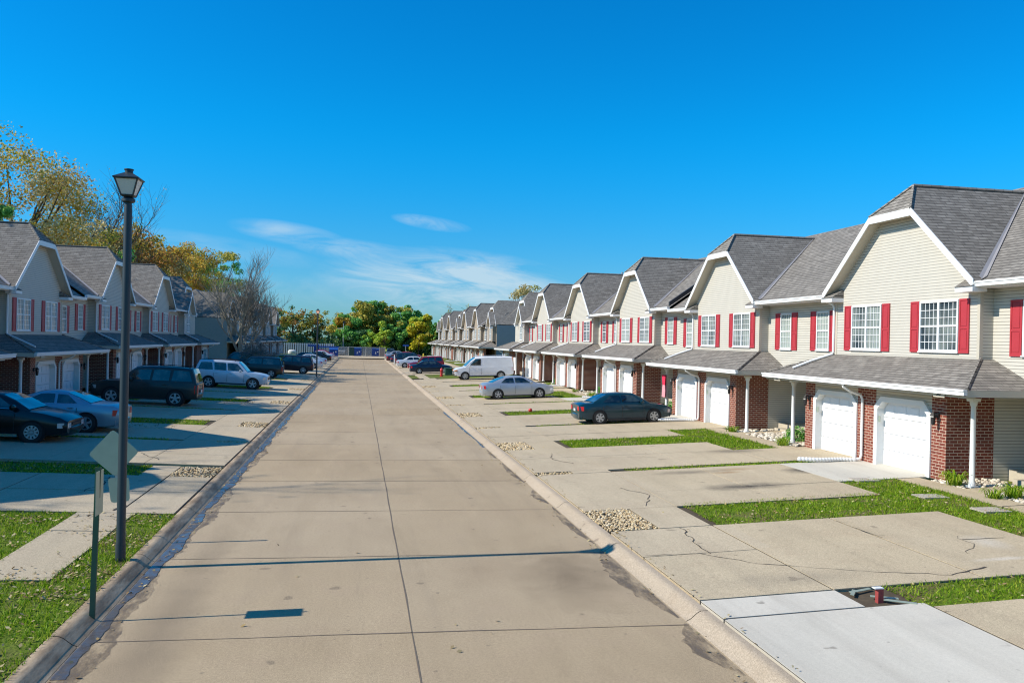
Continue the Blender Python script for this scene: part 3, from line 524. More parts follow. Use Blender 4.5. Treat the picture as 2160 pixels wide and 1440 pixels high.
def garage(root, y0, y1, ztop=2.0):
    f = MB(); w = .15; c = .30; xo = -.045
    out = [(y0, 0), (y0, ztop-c), (y0+c, ztop), (y1-c, ztop), (y1, ztop-c), (y1, 0)]; inn = [(y0+w, 0), (y0+w, ztop-c-.06), (y0+c+.06, ztop-w), (y1-c-.06, ztop-w), (y1-w, ztop-c-.06), (y1-w, 0)]
    for k in range(5):
        a, b, d, e = out[k], out[k+1], inn[k+1], inn[k]
        f.poly([(xo, *a), (xo, *b), (xo, *d), (xo, *e)]); f.poly([(xo, *e), (xo, *d), (.22, *d), (.22, *e)]); f.poly([(xo, *b), (xo, *a), (.03, *a), (.03, *b)])
    o = P_(f, 'garage_door_frame', 'white', root); d = MB(); x = .20; n = 4; zt = ztop-w+.02
    for i in range(n):
        za, zb = zt*i/n, zt*(i+1)/n-.012; d.box(x, x+.04, y0+w-.02, y1-w+.02, za, zb)
        for k in range(4):
            ya, yb = y0+w+(y1-y0-2*w)*k/4+.07, y0+w+(y1-y0-2*w)*(k+1)/4-.07; zc, zd = za+.10, zb-.10
            d.prism([(x-.001, ya, zc), (x-.001, ya, zd), (x-.001, yb, zd), (x-.001, yb, zc)], (-.009, 0, 0)); d.prism([(x-.010, ya+.03, zc+.025), (x-.010, ya+.03, zd-.025), (x-.010, yb-.03, zd-.025), (x-.010, yb-.03, zc+.025)], (-.006, 0, 0))
    dd = P_(d, 'garage_door', 'doorw', root); kp = MB().box(-.02+.03, .03, y1-w-.001-.05, y1-w-.001, 1.25, 1.42); P_(kp, 'door_keypad', 'alu', dd)
def lantern(root, y, x=-.03):
    l = MB(); l.box(x-.03, x+.01, y-.05, y+.05, 1.60, 1.74); l.box(x-.14, x-.03, y-.015, y+.015, 1.72, 1.75); l.lathe([(.03, 1.42), (.05, 1.45), (.072, 1.66), (.095, 1.67), (.02, 1.76), (.008, 1.80)], 6, (x-.14, y, 0)); o = P_(l, 'wall_lantern', 'black', root)
    g = MB().lathe([(.045, 1.46), (.069, 1.655)], 6, (x-.143, y, 0)); P_(g, 'lamp_glass', 'milk', o)
def spout(root, pts, r=.042, tail=None):
    t = MB().tube(pts, r, 7)
    o = P_(t, 'downspout', 'white', root, 40)
    if tail:
        path, rad = [], []; a, b = Vector(tail[0]), Vector(tail[1]); n = 36
        for i in range(n+1): q = a.lerp(b, i/n); q.y += .05*math.sin(i*.2); path.append(q); rad.append(.066 if i % 2 else .052)
        P_(MB().tube(path, rad, 8), 'drain_hose', 'white', o, 20)
def column(root, x, y, h=2.2):
    c = MB(); c.box(x-.1, x+.1, y-.1, y+.1, .0, .05).lathe([(.085, .05), (.085, .12), (.066, .16), (.060, h-.2), (.085, h-.16), (.09, h-.08)], 12, (x, y, 0)).box(x-.11, x+.11, y-.11, y+.11, h-.08, h); P_(c, 'porch_column', 'white', root, 40)
SL = .88                                                     # gable slope
def gable(root, siding, gx=.6, wx=1.0, half=3.5, top=.98, zr=8.28, full=False, wall_half=3.3, zb=3.15):
    """jerkinhead gable: front wall, rake boards, soffits, cornice returns; returns the roof builder"""
    rf = MB(); ze = zr-SL*half; zt = zr-SL*top; hx = gx+.8 if not full else gx; back = .8+(zr-5.15)/.7; vy = (zr-5.15)/SL
    for s in (-1, 1):
        if full: rf.poly([(gx, s*half, ze), (gx, 0, zr), (back, 0, zr), (.8, s*vy, 5.15)] if s < 0 else [(.8, vy, 5.15), (back, 0, zr), (gx, 0, zr), (gx, half, ze)])
        elif gx > .8: zv_ = 5.15+.7*(gx-.8); yv_ = (zr-zv_)/SL; rf.poly([(gx, s*yv_, zv_), (gx, s*top, zt), (hx, 0, zr), (back, 0, zr)])
        else: rf.poly([(gx, s*half, ze), (gx, s*top, zt), (hx, 0, zr), (back, 0, zr), (.8, s*vy, 5.15)] if s < 0 else [(.8, vy, 5.15), (back, 0, zr), (hx, 0, zr), (gx, top, zt), (gx, half, ze)])
    if not full: rf.poly([(gx, -top, zt), (gx, top, zt), (hx, 0, zr)])
    fl = MB()
    for s in (-1, 1):                                        # valley flashing, just proud of both slopes
        a, b = Vector((.85, s*(vy-.04), 5.19)), Vector((back-.1, s*.08, zr-.06)); up = Vector((0, 0, .035)); w = Vector((.10, s*.10, 0)); mid1, mid2 = a+up, b+up
        fl.poly([a+up+Vector((0, -s*.11, .085)), b+up+Vector((0, -s*.02, .02)), mid2, mid1]); fl.poly([mid1, mid2, b+up+Vector((.02, 0, .02)), a+up+Vector((.12, s*.02, .07))])
    # hip and ridge caps
    cp = MB()
    if not full:
        for s in (-1, 1): cp.tube([(gx, s*top, zt+.01), (hx, 0, zr+.012)], .05, 5)
    cp.tube([(hx, 0, zr+.01), (back, 0, zr+.01)], .06, 5)
    w = MB(); h = wall_half; sof = .16
    zg = zr-SL*h-sof; tp = max(0, (zr-sof-(zt-.12))/SL) if not full else 0.
    if full: w.poly([(wx, h, zb), (wx, h, zg), (wx, 0, zr-sof), (wx, -h, zg), (wx, -h, zb)])
    else: w.poly([(wx, h, zb), (wx, h, zg), (wx, tp, zt-.12), (wx, -tp, zt-.12), (wx, -h, zg), (wx, -h, zb)])
    rk = MB(); bh = .20
    def brd(a, b, dx=-.012):                                 # white rake board under the roof edge
        (ya, za), (yb, zb_) = a, b; d = Vector((0, yb-ya, zb_-za)).normalized(); n = Vector((0, d.z, -d.y)); n = n if n.z < 0 else -n
        rk.prism([(gx+dx, ya, za+.02), (gx+dx, yb, zb_+.02), (gx+dx, yb+n.y*bh*.0, zb_-bh), (gx+dx, ya+n.y*bh*.0, za-bh)], (.03, 0, 0))
    sf = MB()
    if full: brd((-half, ze), (0, zr)); brd((half, ze), (0, zr)); sl = [((-half, ze), (0, zr)), ((0, zr), (half, ze))]
    else: brd((-half, ze), (-top, zt)); brd((half, ze), (top, zt)); brd((-top+.0, zt+.001), (top, zt+.001), -.014); sl = [((-half, ze), (-top, zt)), ((-top, zt), (top, zt)), ((top, zt), (half, ze))]
    for (a, b) in sl: sf.poly([(gx+.01, a[0], a[1]-sof), (gx+.01, b[0], b[1]-sof), (wx+.02, b[0], b[1]-sof), (wx+.02, a[0], a[1]-sof)])
    RT = []
    for s in (-1, 1):                                        # cornice returns with their own little shingled tops
        rt = MB(); rs = MB(); RT.append((rt, rs))
        y0, y1 = sorted((s*(half+.02), s*(half-.62))); zc = ze-.30
        rt.box(gx-.03, wx, y0, y1, zc, zc+.13); rs.poly([(gx-.06, y0, zc+.135), (gx-.06, y1, zc+.135), (wx, y1, zc+.42), (wx, y0, zc+.42)]); yy = y1 if s < 0 else y0
        rs.poly([(gx-.06, yy, zc+.135), (wx, yy, zc+.135), (wx, yy, zc+.42)])
    for s in (-1, 1):
        if wx < 1.35: w.poly([(wx, s*h, zb-.2), (1.4, s*h, zb-.2), (1.4, s*h, 5.2), (wx, s*h, zg)])
    return rf, fl, cp, w, rk, sf, RT
def corner_boards(root, x, h, zb, zt):
    for s in (-1, 1): y0, y1 = sorted((s*(h+.012), s*(h-.085))); P_(MB().box(x-.014, x+.085, y0, y1, zb, zt), 'corner_board', 'tan', root)
def main_roof(y0, y1, vy=None, back=None, zr=8.28, step=False):
    m = MB(); zR = 8.58; xR = 5.7
    if vy is None: m.poly([(.8, y0, 5.15), (xR, y0, zR), (xR, y1, zR), (.8, y1, 5.15)])
    else:
        m.poly([(.8, y0, 5.15), (.8, -vy, 5.15), (back, 0, zr), (xR, 0, zR), (xR, y0, zR)][::-1]); m.poly([(.8, vy, 5.15), (.8, y1, 5.15), (xR, y1, zR), (xR, 0, zR), (back, 0, zr)][::-1])
    m.poly([(xR, y0, zR), (10.7, y0, 5.08), (10.7, y1, 5.08), (xR, y1, zR)])
    return m
def join(*mbs):
    o = MB()
    for m in mbs:
        i = len(o.v); o.v += m.v; o.f += [tuple(k+i for k in f) for f in m.f]; o.mi += m.mi
    return o
def porch(root, y0, y1, h, xg=-.7, cx=.05, cols=True):
    """hipped porch roof from y0 to y1 in front of a wall half-width h"""
    p = MB(); zg, zt = 2.43, 3.15; ya, yb = y0+1.6, y1-1.6
    p.poly([(xg, y0, zg), (1.0, ya, zt), (1.0, yb, zt), (xg, y1, zg)]); p.poly([(xg, y1, zg), (1.0, yb, zt), (1.4, yb, zt), (1.4, y1, zg)]); p.poly([(xg, y0, zg), (1.4, y0, zg), (1.4, ya, zt), (1.0, ya, zt)])
    pr = P_(p, 'porch_roof', 'shingle', root)
    for (yy, yt) in ((y0, ya), (y1, yb)): P_(MB().tube([(xg, yy, zg+.012), (1.0, yt, zt+.012)], .045, 5), 'hip_cap', 'shingle', pr)
    g = MB(); g.box(xg-.10, xg+.0, y0-.02, y1+.02, zg-.13, zg-.0).box(xg-.12, xg-.02, y0-.03, y1+.03, zg-.035, zg+.012); P_(g, 'gutter', 'white', root)
    s = MB()
    for (a, b) in ((y0, y0+.03), (y1-.03, y1)): s.box(xg+.005, 1.395, a, b, zg-.17, zg-.005)
    s.poly([(xg+.01, y0+.03, zg-.15), (xg+.01, y1-.03, zg-.15), (1.39, y1-.03, zg-.15), (1.39, y0+.03, zg-.15)]); s.box(xg+.03, xg+.28, y0+.05, y1-.05, zg-.20, zg-.152)
    P_(s, 'porch_soffit', 'tan', root)
def make_bay(siding='siding', shut='red'):
    root = empty('townhouse'); rid = root.name
    rf, fl, cp, w, rk, sf, RT = gable(root, siding); back = .8+(8.28-5.15)/.7; vy = (8.28-5.15)/SL; hp = 6.015
    # walls: upper bay, recesses, header over the doors, rear and gap closers
    for s in (-1, 1):
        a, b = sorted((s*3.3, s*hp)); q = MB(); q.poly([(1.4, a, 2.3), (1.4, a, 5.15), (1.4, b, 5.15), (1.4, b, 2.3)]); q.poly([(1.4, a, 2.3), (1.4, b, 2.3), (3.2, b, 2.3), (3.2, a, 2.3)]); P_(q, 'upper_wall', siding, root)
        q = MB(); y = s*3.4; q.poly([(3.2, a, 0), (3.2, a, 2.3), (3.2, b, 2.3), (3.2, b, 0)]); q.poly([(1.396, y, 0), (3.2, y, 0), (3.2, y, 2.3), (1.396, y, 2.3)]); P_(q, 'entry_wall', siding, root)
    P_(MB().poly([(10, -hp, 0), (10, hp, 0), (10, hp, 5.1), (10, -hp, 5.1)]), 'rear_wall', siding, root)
    hd = MB(); hd.poly([(.02, -3.3, 1.85), (.02, -3.3, 2.4), (.02, 3.3, 2.4), (.02, 3.3, 1.85)])
    for ya in (-2.85, .43):
        for (q, d) in ((ya, 1), (ya+2.42, -1)): hd.poly([(.02, q, 1.68), (.02, q, 1.852), (.02, q+d*.17, 1.852)])
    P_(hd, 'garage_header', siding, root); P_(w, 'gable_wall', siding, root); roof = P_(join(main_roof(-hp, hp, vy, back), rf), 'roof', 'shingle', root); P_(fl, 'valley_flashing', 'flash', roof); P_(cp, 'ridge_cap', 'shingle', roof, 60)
    P_(rk, 'rake_board', 'white', root); P_(sf, 'gable_soffit', 'tan', root); 
    for rt, rs in RT: P_(rs, 'return_shingles', 'shingle', P_(rt, 'cornice_return', 'white', root))
    corner_boards(root, 1.0, 3.3, 3.0, 5.1)
    for s in (-1, 1):
        g = MB(); y0, y1 = sorted((s*3.42, s*hp)); g.box(.66, .78, y0, y1, 5.03, 5.15).box(.64, .72, y0, y1, 5.12, 5.165).box(.78, 1.4, y0, y1, 5.0, 5.03); a, b = sorted((s*3.52, s*3.42)); g.box(.62, 1.38, a, b, 5.0, 5.14); P_(g, 'gutter', 'white', root)
    # garage block: three brick piers, the outer two with their side walls
    for s in (-1, 1):
        b = MB(); y0, y1 = sorted((s*3.4, s*2.85)); b.box(0, .24, y0, y1, 0, 2.42); y0, y1 = sorted((s*3.4, s*3.28)); b.box(.2405, 1.395, y0, y1, 0, 2.42); P_(b, 'brick_pier', 'brick', root)
    P_(MB().box(0, .24, -.43, .43, 0, 2.42), 'brick_pier', 'brick', root)
    garage(root, -2.85, -.43); garage(root, .43, 2.85); lantern(root, -3.12); lantern(root, 3.12)
    porch(root, -4.95, 4.95, 3.3); column(root, .05, -4.28); column(root, .05, 4.28)
    spout(root, [(-.72, .12, 2.33), (-.70, .12, 2.22), (-.45, .12, 2.08), (-.12, .12, 1.98), (-.06, .12, 1.85), (-.06, .12, .18), (-.10, .12, .08), (-.25, .12, .05)], tail=((-.24, .12, .05), (-2.0, .28, .05)))
    spout(root, [(.70, 3.62, 5.05), (.78, 3.55, 4.93), (.93, 3.40, 4.84), (.955, 3.36, 4.72), (.955, 3.36, 3.25), (.93, 3.38, 3.16), (.30, 3.6, 2.92), (-.30, 3.75, 2.66)])
    for yc, wd in ((-1.76, 1.56), (1.58, 1.56)):
        window(root, 1.0, yc, wd, 3.33, 4.75, True)
        if shut: shutter(root, .995, yc-wd/2-.40, yc-wd/2-.03, 3.30, 4.76, shut); shutter(root, .995, yc+wd/2+.03, yc+wd/2+.40, 3.30, 4.76, shut)
    for s in (-1, 1):
        yc = s*4.72; window(root, 1.4, yc, .82, 3.28, 4.66, False)
        if shut: shutter(root, 1.395, yc-.82, yc-.44, 3.25, 4.68, shut); shutter(root, 1.395, yc+.44, yc+.82, 3.25, 4.68, shut)
        d = MB(); y0, y1 = s*5.25-.46, s*5.25+.46; d.box(3.14, 3.20, y0-.09, y0, .30, 2.2).box(3.14, 3.20, y1, y1+.09, .30, 2.2).box(3.142, 3.2, y0-.09, y1+.09, 2.201, 2.29).box(3.17, 3.20, y0, y1, .31, 2.2)
        for (p, q) in ((.42, .92), (1.0, 1.5), (1.6, 2.1)):
            for (e0, e1) in ((y0+.1, y0+.40), (y0+.52, y0+.82)): d.box(3.158, 3.169, e0, e1, p, q)
        P_(d, 'entry_door', 'white', root); st = MB(); ya_, yb_ = sorted((s*3.43, s*5.9)); st.box(1.85, 3.19, ya_, yb_, .0, .30).box(1.45, 1.849, s*4.6-.6, s*4.6+.6, .0, .15); P_(st, 'stoop', 'foundation', root)
    for (vx, vy_, hh) in ((5.5, 4.4, .35), (5.9, 5.1, .28), (4.9, -4.6, .25)):
        zz = 8.58-.7*abs(5.7-vx); P_(MB().lathe([(.05, zz-.1), (.05, zz+hh), (.09, zz+hh+.005), (.09, zz+hh+.07), (.03, zz+hh+.09)], 8, (vx, vy_, 0)), 'vent_pipe', 'steel', root)
    return root
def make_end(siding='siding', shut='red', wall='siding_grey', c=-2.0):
    """end house: set back jerkinhead, small full gable in front, one garage"""
    root = empty('end_townhouse'); y0, y1 = -6.015, 3.6
    rf, fl, cp, w, rk, sf, RT = gable(root, siding, gx=1.3, wx=1.6, half=3.5, top=1.1, zr=8.28, zb=3.0); back = .8+(8.28-5.15)/.7; vy = (8.28-5.15)/SL
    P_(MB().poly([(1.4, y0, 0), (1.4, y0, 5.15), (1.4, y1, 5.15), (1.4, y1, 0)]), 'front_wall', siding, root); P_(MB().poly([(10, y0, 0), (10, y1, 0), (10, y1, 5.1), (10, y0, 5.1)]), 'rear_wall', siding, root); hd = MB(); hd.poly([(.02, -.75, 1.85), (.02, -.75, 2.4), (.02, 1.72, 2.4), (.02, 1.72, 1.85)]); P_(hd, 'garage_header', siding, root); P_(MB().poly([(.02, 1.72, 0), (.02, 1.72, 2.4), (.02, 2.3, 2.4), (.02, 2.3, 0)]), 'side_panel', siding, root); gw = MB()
    rf.f.pop(1); rf.mi.pop(1)                                # the far slope is the big end slope below
    rf.poly([(1.3, 3.5, 5.2), (1.9, 3.5, 5.2), (10.7, 4.0, 5.08), (5.7, 0, 8.58), (5.27, 0, 8.28), (2.1, 0, 8.28), (1.3, 1.1, 7.31)])
    # small gable (projecting box)
    sg = MB(); hw = 1.75; gx, wx, zr, ze = .6, .95, 6.75, 5.05
    for s in (-1, 1): sg.poly([(gx, c+s*hw, ze), (gx, c, zr), (3.1, c, zr), (.9, c+s*hw, ze)][::s])
    gw.poly([(wx, c-1.5, 3.1), (wx, c-1.5, 5.1), (wx, c, zr-.18), (wx, c+1.5, 5.1), (wx, c+1.5, 3.1)])
    for s in (-1, 1): gw.poly([(wx, c+s*1.5, 3.1), (1.6, c+s*1.5, 3.1), (1.6, c+s*1.5, 5.15), (wx, c+s*1.5, 5.15)])
    for s in (-1, 1): rk.prism([(gx-.012, c+s*hw, ze+.02), (gx-.012, c, zr+.02), (gx-.012, c, zr-.2), (gx-.012, c+s*hw, ze-.2)], (.03, 0, 0)); sf.poly([(gx, c+s*hw, ze-.16), (gx, c, zr-.16), (wx+.01, c, zr-.16), (wx+.01, c+s*hw, ze-.16)])
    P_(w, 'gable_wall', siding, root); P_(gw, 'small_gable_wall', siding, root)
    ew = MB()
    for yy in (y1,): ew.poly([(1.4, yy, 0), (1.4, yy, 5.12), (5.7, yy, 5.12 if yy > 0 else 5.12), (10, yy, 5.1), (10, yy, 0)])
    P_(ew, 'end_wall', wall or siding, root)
    mm = MB(); mm.poly([(.8, y0, 5.15), (.8, -vy, 5.15), (back, 0, 8.28), (5.7, 0, 8.58), (5.7, y0, 8.58)][::-1]); mm.poly([(5.7, y0, 8.58), (10.7, y0, 5.08), (10.7, 4.0, 5.08), (5.7, 0, 8.58)])
    roof = P_(join(mm, rf, sg), 'roof', 'shingle', root); P_(rk, 'rake_board', 'white', root); P_(sf, 'gable_soffit', 'tan', root); 
    for rt, rs in RT[:1]: P_(rs, 'return_shingles', 'shingle', P_(rt, 'cornice_return', 'white', root))
    P_(MB().poly([(1.4, y0, 0), (3.2, y0, 0), (3.2, y0, 2.3), (1.4, y0, 2.3)]), 'side_wall', siding, root)
    g = MB(); g.box(.66, .78, y0, -3.8, 5.03, 5.15).box(.55, .95, c-hw-.02, c-hw+.35, ze-.34, ze-.2).box(.55, .95, c+hw-.35, c+hw+.02, ze-.34, ze-.2).box(1.2, 1.3, 0, 3.6, 4.95, 5.1); P_(g, 'gutter', 'white', root)
    for s in (-1, 1):
        b = MB(); a, e = sorted((s*2.9, s*2.3)); b.box(0, .24, a, e, 0, 2.42); P_(b, 'brick_pier', 'brick', root)
    b = MB().box(.241, 1.395, -2.9, -2.78, 0, 2.42).box(-.0, .239, -2.29, -.75, 0, 2.42); P_(b, 'brick_wall', 'brick', root)
    garage(root, -.7, 1.72); porch(root, -4.95, 3.9, 3.0); column(root, .05, -4.28); lantern(root, -1.1)
    spout(root, [(-.72, 2.0, 2.33), (-.45, 2.0, 2.1), (-.06, 2.0, 1.9), (-.06, 2.0, .08)]); spout(root, [(.62, c-hw+.2, ze-.3), (.85, c-1.58, 4.5), (.9, c-1.56, 3.2), (-.3, c-1.7, 2.66)])
    window(root, .95, c, 1.25, 3.33, 4.75, True); window(root, 1.4, -4.72, .82, 3.28, 4.66, False)
    if shut: shutter(root, 1.395, -5.54, -5.16, 3.25, 4.68, shut); shutter(root, 1.395, -4.28, -3.9, 3.25, 4.68, shut)
    st = MB().box(.55, 1.38, -4.9, -3.7, 0, .3); P_(st, 'stoop', 'foundation', root)
    return root
bayA, endA = make_bay(), make_end()
bayB, endB, endC = make_bay('siding_tan', None), make_end('siding_tan', None), make_end('siding_tan', None, 'siding_grey', 1.8)
used = set()
def put(proto, front, c, z, left, label, group, flip=False):
    o = proto if proto.name not in used else dup(proto); used.add(proto.name)
    o.location = (front, c, z); o.rotation_euler = (0, 0, math.pi if left else 0); o.scale = (S, -S if flip else S, S)
    tag(o, label, 'townhouse', group); return o
ZB = .5
gR, gL = 'townhouses along the right side of the street', 'townhouses along the left side of the street'
labR = ['sunlit beige townhouse pair nearest the camera, with house number 36', 'beige townhouse pair behind the dark teal sedan with the damaged front', 'beige townhouse pair behind the silver sedan, dark parapet on its roof', 'fourth sunlit gabled townhouse pair, between the silver sedan and the white van', 'fifth sunlit gabled townhouse pair, last before the narrow end gable']
bays = []
for k, c in enumerate(CR): bays.append(put(bayA, XFR, c, ZB+(.0 if k < 2 else .12), False, labR[k], gR))
put(bayA, XFR, CR[0]-PITCH, ZB, False, 'beige townhouse pair just outside the right edge of the photo', gR)
put(endA, XFR, CRE, ZB+.12, False, 'beige end townhouse with narrow gable and white downpipe, beside the white van', gR)
# house numbers on the nearest pair
for y, t in ((-4.0, '36'), (4.05, '38')):
    cu = bpy.data.curves.new('house_number', 'FONT'); cu.body = t; cu.size = .17; cu.extrude = .004; to = bpy.data.objects.new('t', cu); COL.objects.link(to); dg = bpy.context.evaluated_depsgraph_get(); me = bpy.data.meshes.new_from_object(to.evaluated_get(dg)); bpy.data.objects.remove(to)
    me.materials.append(MAT['black']); nb = bpy.data.objects.new('house_number', me); link(nb, bays[0]); nb.rotation_euler = (R(90), 0, R(-90)); nb.location = (-.712, y+.1, 2.24)
hn = MB()
for y in (-4.0, 4.05): hn.box(-.707, -.69, y-.2, y+.2, 2.20, 2.43-.135)
P_(hn, 'number_board', 'tan', bays[0])
# roof step between the second and third pair: dark metal parapet
rs_ = MB(); rs_.prism([(.75, -6.1, 5.2), (5.7, -6.1, 8.62), (5.7, -6.1, 8.85), (.75, -6.1, 5.42)], (0, .16, 0)); P_(rs_, 'roof_step', 'black', bays[2])
labL = ['shaded townhouse pair cut off by the left edge, behind the black cherry sedan', 'shaded grey townhouse pair behind the grey coupe, its gable left of the lamp post', 'shaded townhouse pair behind the black off-road wagon, its gable hidden by the lamp post', 'shaded townhouse pair behind the silver off-road wagon']
for k, c in enumerate(CL): put(bayA, XFL, c, ZB+(0 if k < 2 else .15), True, labL[k], gL)
e0 = put(endA, XFL-.13, CL0, ZB-.04, True, 'end townhouse just outside the left edge, casting its gable shadow on the nearest driveway', gL)
put(endA, XFL, CLE, ZB+.15, True, 'shaded end townhouse with a narrow gable beside the bare trees', gL, True)
# far buildings
FR = [(endC, 94.0, 'far tan end townhouse with a blue grey side wall behind the white van'), (bayB, 103.4, 'tan townhouse pair directly behind the blue grey end wall in the far right row'), (bayB, 114.2, 'tan townhouse pair, second full gable of the far right row'), (endB, 125.0, 'tan end townhouse with a narrow gable in the middle of the far right row'),
      (bayB, 134.2, 'tan townhouse pair behind the dark blue sedan and red hydrant, beyond the middle narrow gable'), (bayB, 145.3, 'tan townhouse pair, second from the far end of the right row'), (endB, 155.5, 'farthest tan end townhouse at the end of the right row by the yellow tree')]
for p, c, l in FR: put(p, XFR, c, ZB+.12, False, l, gR, p is endC)
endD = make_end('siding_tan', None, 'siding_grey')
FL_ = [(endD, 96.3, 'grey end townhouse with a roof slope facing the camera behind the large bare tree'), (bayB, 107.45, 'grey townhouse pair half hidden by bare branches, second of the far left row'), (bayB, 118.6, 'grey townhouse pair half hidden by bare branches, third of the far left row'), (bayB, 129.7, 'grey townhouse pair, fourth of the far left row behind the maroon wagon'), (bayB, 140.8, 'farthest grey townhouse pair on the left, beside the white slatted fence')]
for p, c, l in FL_:
    o = put(p, XFL, c, ZB+.15, True, l, gL)
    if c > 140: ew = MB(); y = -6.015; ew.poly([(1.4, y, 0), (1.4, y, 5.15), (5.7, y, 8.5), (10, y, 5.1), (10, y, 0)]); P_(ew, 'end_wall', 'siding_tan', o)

# ---------------------------------------------------------------- trees and plants
def branch_paths(base, h, r0, depth, spread, up, nchild, seed, len_f=.72, start=.35):
    rd = random.Random(seed); out = []
    def grow(p, d, L, r, lev):
        n = 4; path, rad = [p.copy()], [r]; q = p.copy(); dd = d.copy()
        for i in range(n):
            dd = (dd+Vector((rd.gauss(0, .10), rd.gauss(0, .10), rd.gauss(.0, .06)+up*.10))).normalized(); q = q+dd*(L/n); path.append(q.copy()); rad.append(r*(1-.5*(i+1)/n))
        out.append((path, rad, lev))
        if lev >= depth: return
        k = nchild+rd.randint(-1, 1) if lev else nchild+2
        for j in range(k):
            t = start+(1-start)*(j+rd.random())/k if lev == 0 else .25+.75*(j+rd.random())/k
            i = min(n-1, int(t*n)); pp = path[i].lerp(path[i+1], t*n-i); a = rd.uniform(0, 6.28); sd = Vector((math.cos(a), math.sin(a), 0)); nd = (dd*(1-spread)+sd*spread+Vector((0, 0, up*.25))).normalized()
            grow(pp, nd, L*len_f*rd.uniform(.75, 1.15)*(1.1-.4*t if lev == 0 else 1), max(.012, rad[i]*.64), lev+1)
        grow(path[-1], dd, L*len_f*.8, rad[-1]*.9, lev+1)
    grow(Vector(base), Vector((rd.gauss(0, .04), rd.gauss(0, .04), 1)).normalized(), h, r0, 0); return out
def tree(name, label, cat, loc, H, rx, rz, kinds, nleaf, leaf, seed, group=None, clumps=34, bark='bark', trunk=None, zc=None, squash=1., limbs=True, fill=.5):
    """trunk and limbs reaching into leaf clumps spread through an uneven crown"""
    root = empty(name, loc); tag(root, label, cat, group); rg = np.random.default_rng(seed); zc = H-rz if zc is None else zc
    d = rg.normal(size=(clumps, 3)); d /= np.linalg.norm(d, axis=1, keepdims=True); rr = rg.uniform(fill, 1., clumps)**.6; C = d*rr[:, None]*np.array([rx, rx*squash, rz])*rg.uniform(.72, 1.12, (clumps, 1)); C[:, 2] += zc
    C[:, 2] = np.maximum(C[:, 2], .5); sz = rg.uniform(.20, .40, clumps)*rx*.75
    w = sz**2; ids = rg.choice(clumps, nleaf, p=w/w.sum()); dl = rg.normal(size=(nleaf, 3)); dl /= np.linalg.norm(dl, axis=1, keepdims=True); rad = rg.uniform(.25, 1., nleaf)**.5*(1+.35*rg.random(nleaf)**4); P = C[ids]+dl*(rad*sz[ids])[:, None]*np.array([1.1, 1.1, .75])
    n1 = dl+rg.normal(scale=.7, size=(nleaf, 3)); n1 /= np.linalg.norm(n1, axis=1, keepdims=True); t = np.cross(n1, rg.normal(size=(nleaf, 3))); t /= np.linalg.norm(t, axis=1, keepdims=True); b = np.cross(n1, t); s = leaf*rg.uniform(.6, 1.3, (nleaf, 1))
    V = np.stack([P-t*s, P-b*s*.55+t*s*.1, P+t*s, P+b*s*.6], 1); kid = rg.choice(len(kinds), clumps, p=[k[1] for k in kinds])
    for ki, (kn, _) in enumerate(kinds):
        sel = kid[ids] == ki
        if sel.any(): v = V[sel]; mesh_np('crown', v.reshape(-1, 3), np.arange(4*len(v)).reshape(-1, 4), 'leaf_'+kn, root)
    tb = MB(); th = max(zc-rz*.35, H*.22); r0 = trunk or H*.018; tb.tube([(0, 0, -.2), (0, 0, .3), (rg.normal(0, .06), rg.normal(0, .06), th*.5), (rg.normal(0, .15), rg.normal(0, .15), th)], [r0*1.25, r0, r0*.85, r0*.7], 7)
    if limbs:
        for c in C[rg.permutation(clumps)[:min(clumps, 22)]]:
            a = Vector((0, 0, th*rg.uniform(.6, 1.))); e = Vector(c); m = a.lerp(e, .5)+Vector((rg.normal(0, .2), rg.normal(0, .2), .12*H*rg.random())); tb.tube([a, a.lerp(m, .5), m, e], [r0*.5, r0*.36, r0*.24, r0*.08], 5, cap=False)
    tb.build('trunk', bark, root, 60); return root
def bare(name, label, loc, h, r0, depth, spread, up, nch, seed, bark='pale_bark', group=None, len_f=.72, start=.35, leaves=None, twins=1, lsize=.12):
    root = empty(name, loc); tag(root, label, 'tree', group); tr, br = MB(), MB(); tips = []
    for k in range(twins):
        for path, rad, lev in branch_paths((.16*k, .05*k, -.1), h, r0, depth, spread, up, nch, seed+k, len_f, start):
            (tr if lev == 0 else br).tube(path, rad, 7 if lev == 0 else 4 if lev < 2 else 3, cap=False)
            if lev >= depth-1: tips += path[1:]
    tr.build('trunk', bark, root, 60); br.build('branches', bark, root, 60)
    if leaves:
        kn, n = leaves; rg = np.random.default_rng(seed); T = np.array([tuple(t) for t in tips]); P = T[rg.integers(0, len(T), n)]+rg.normal(scale=.18, size=(n, 3)); t = rg.normal(size=(n, 3)); t /= np.linalg.norm(t, axis=1, keepdims=True); b = np.cross(t, rg.normal(size=(n, 3))); b /= np.linalg.norm(b, axis=1, keepdims=True); s = lsize*rg.uniform(.6, 1.2, (n, 1))
        mesh_np('crown', np.stack([P-t*s, P-b*s*.6, P+t*s, P+b*s*.6], 1).reshape(-1, 3), np.arange(4*n).reshape(-1, 4), 'leaf_'+kn, root)
    return root
gT = 'autumn trees behind the left townhouses'
tree('autumn_tree', 'tall golden autumn tree rising behind the left roofs, left of the lamp', 'tree', (-26.6, 71.5, .9), 18.4, 6.4, 7.0, [('gold', .44), ('olive', .24), ('buff', .32)], 26000, .115, 11, gT, 90)
tree('dark_tree', 'dark green tree at the left edge of the photo beside the golden tree', 'tree', (-26.5, 62.5, .9), 13.2, 2.6, 4.2, [('green', .8), ('olive', .2)], 5500, .18, 12, gT, 24)
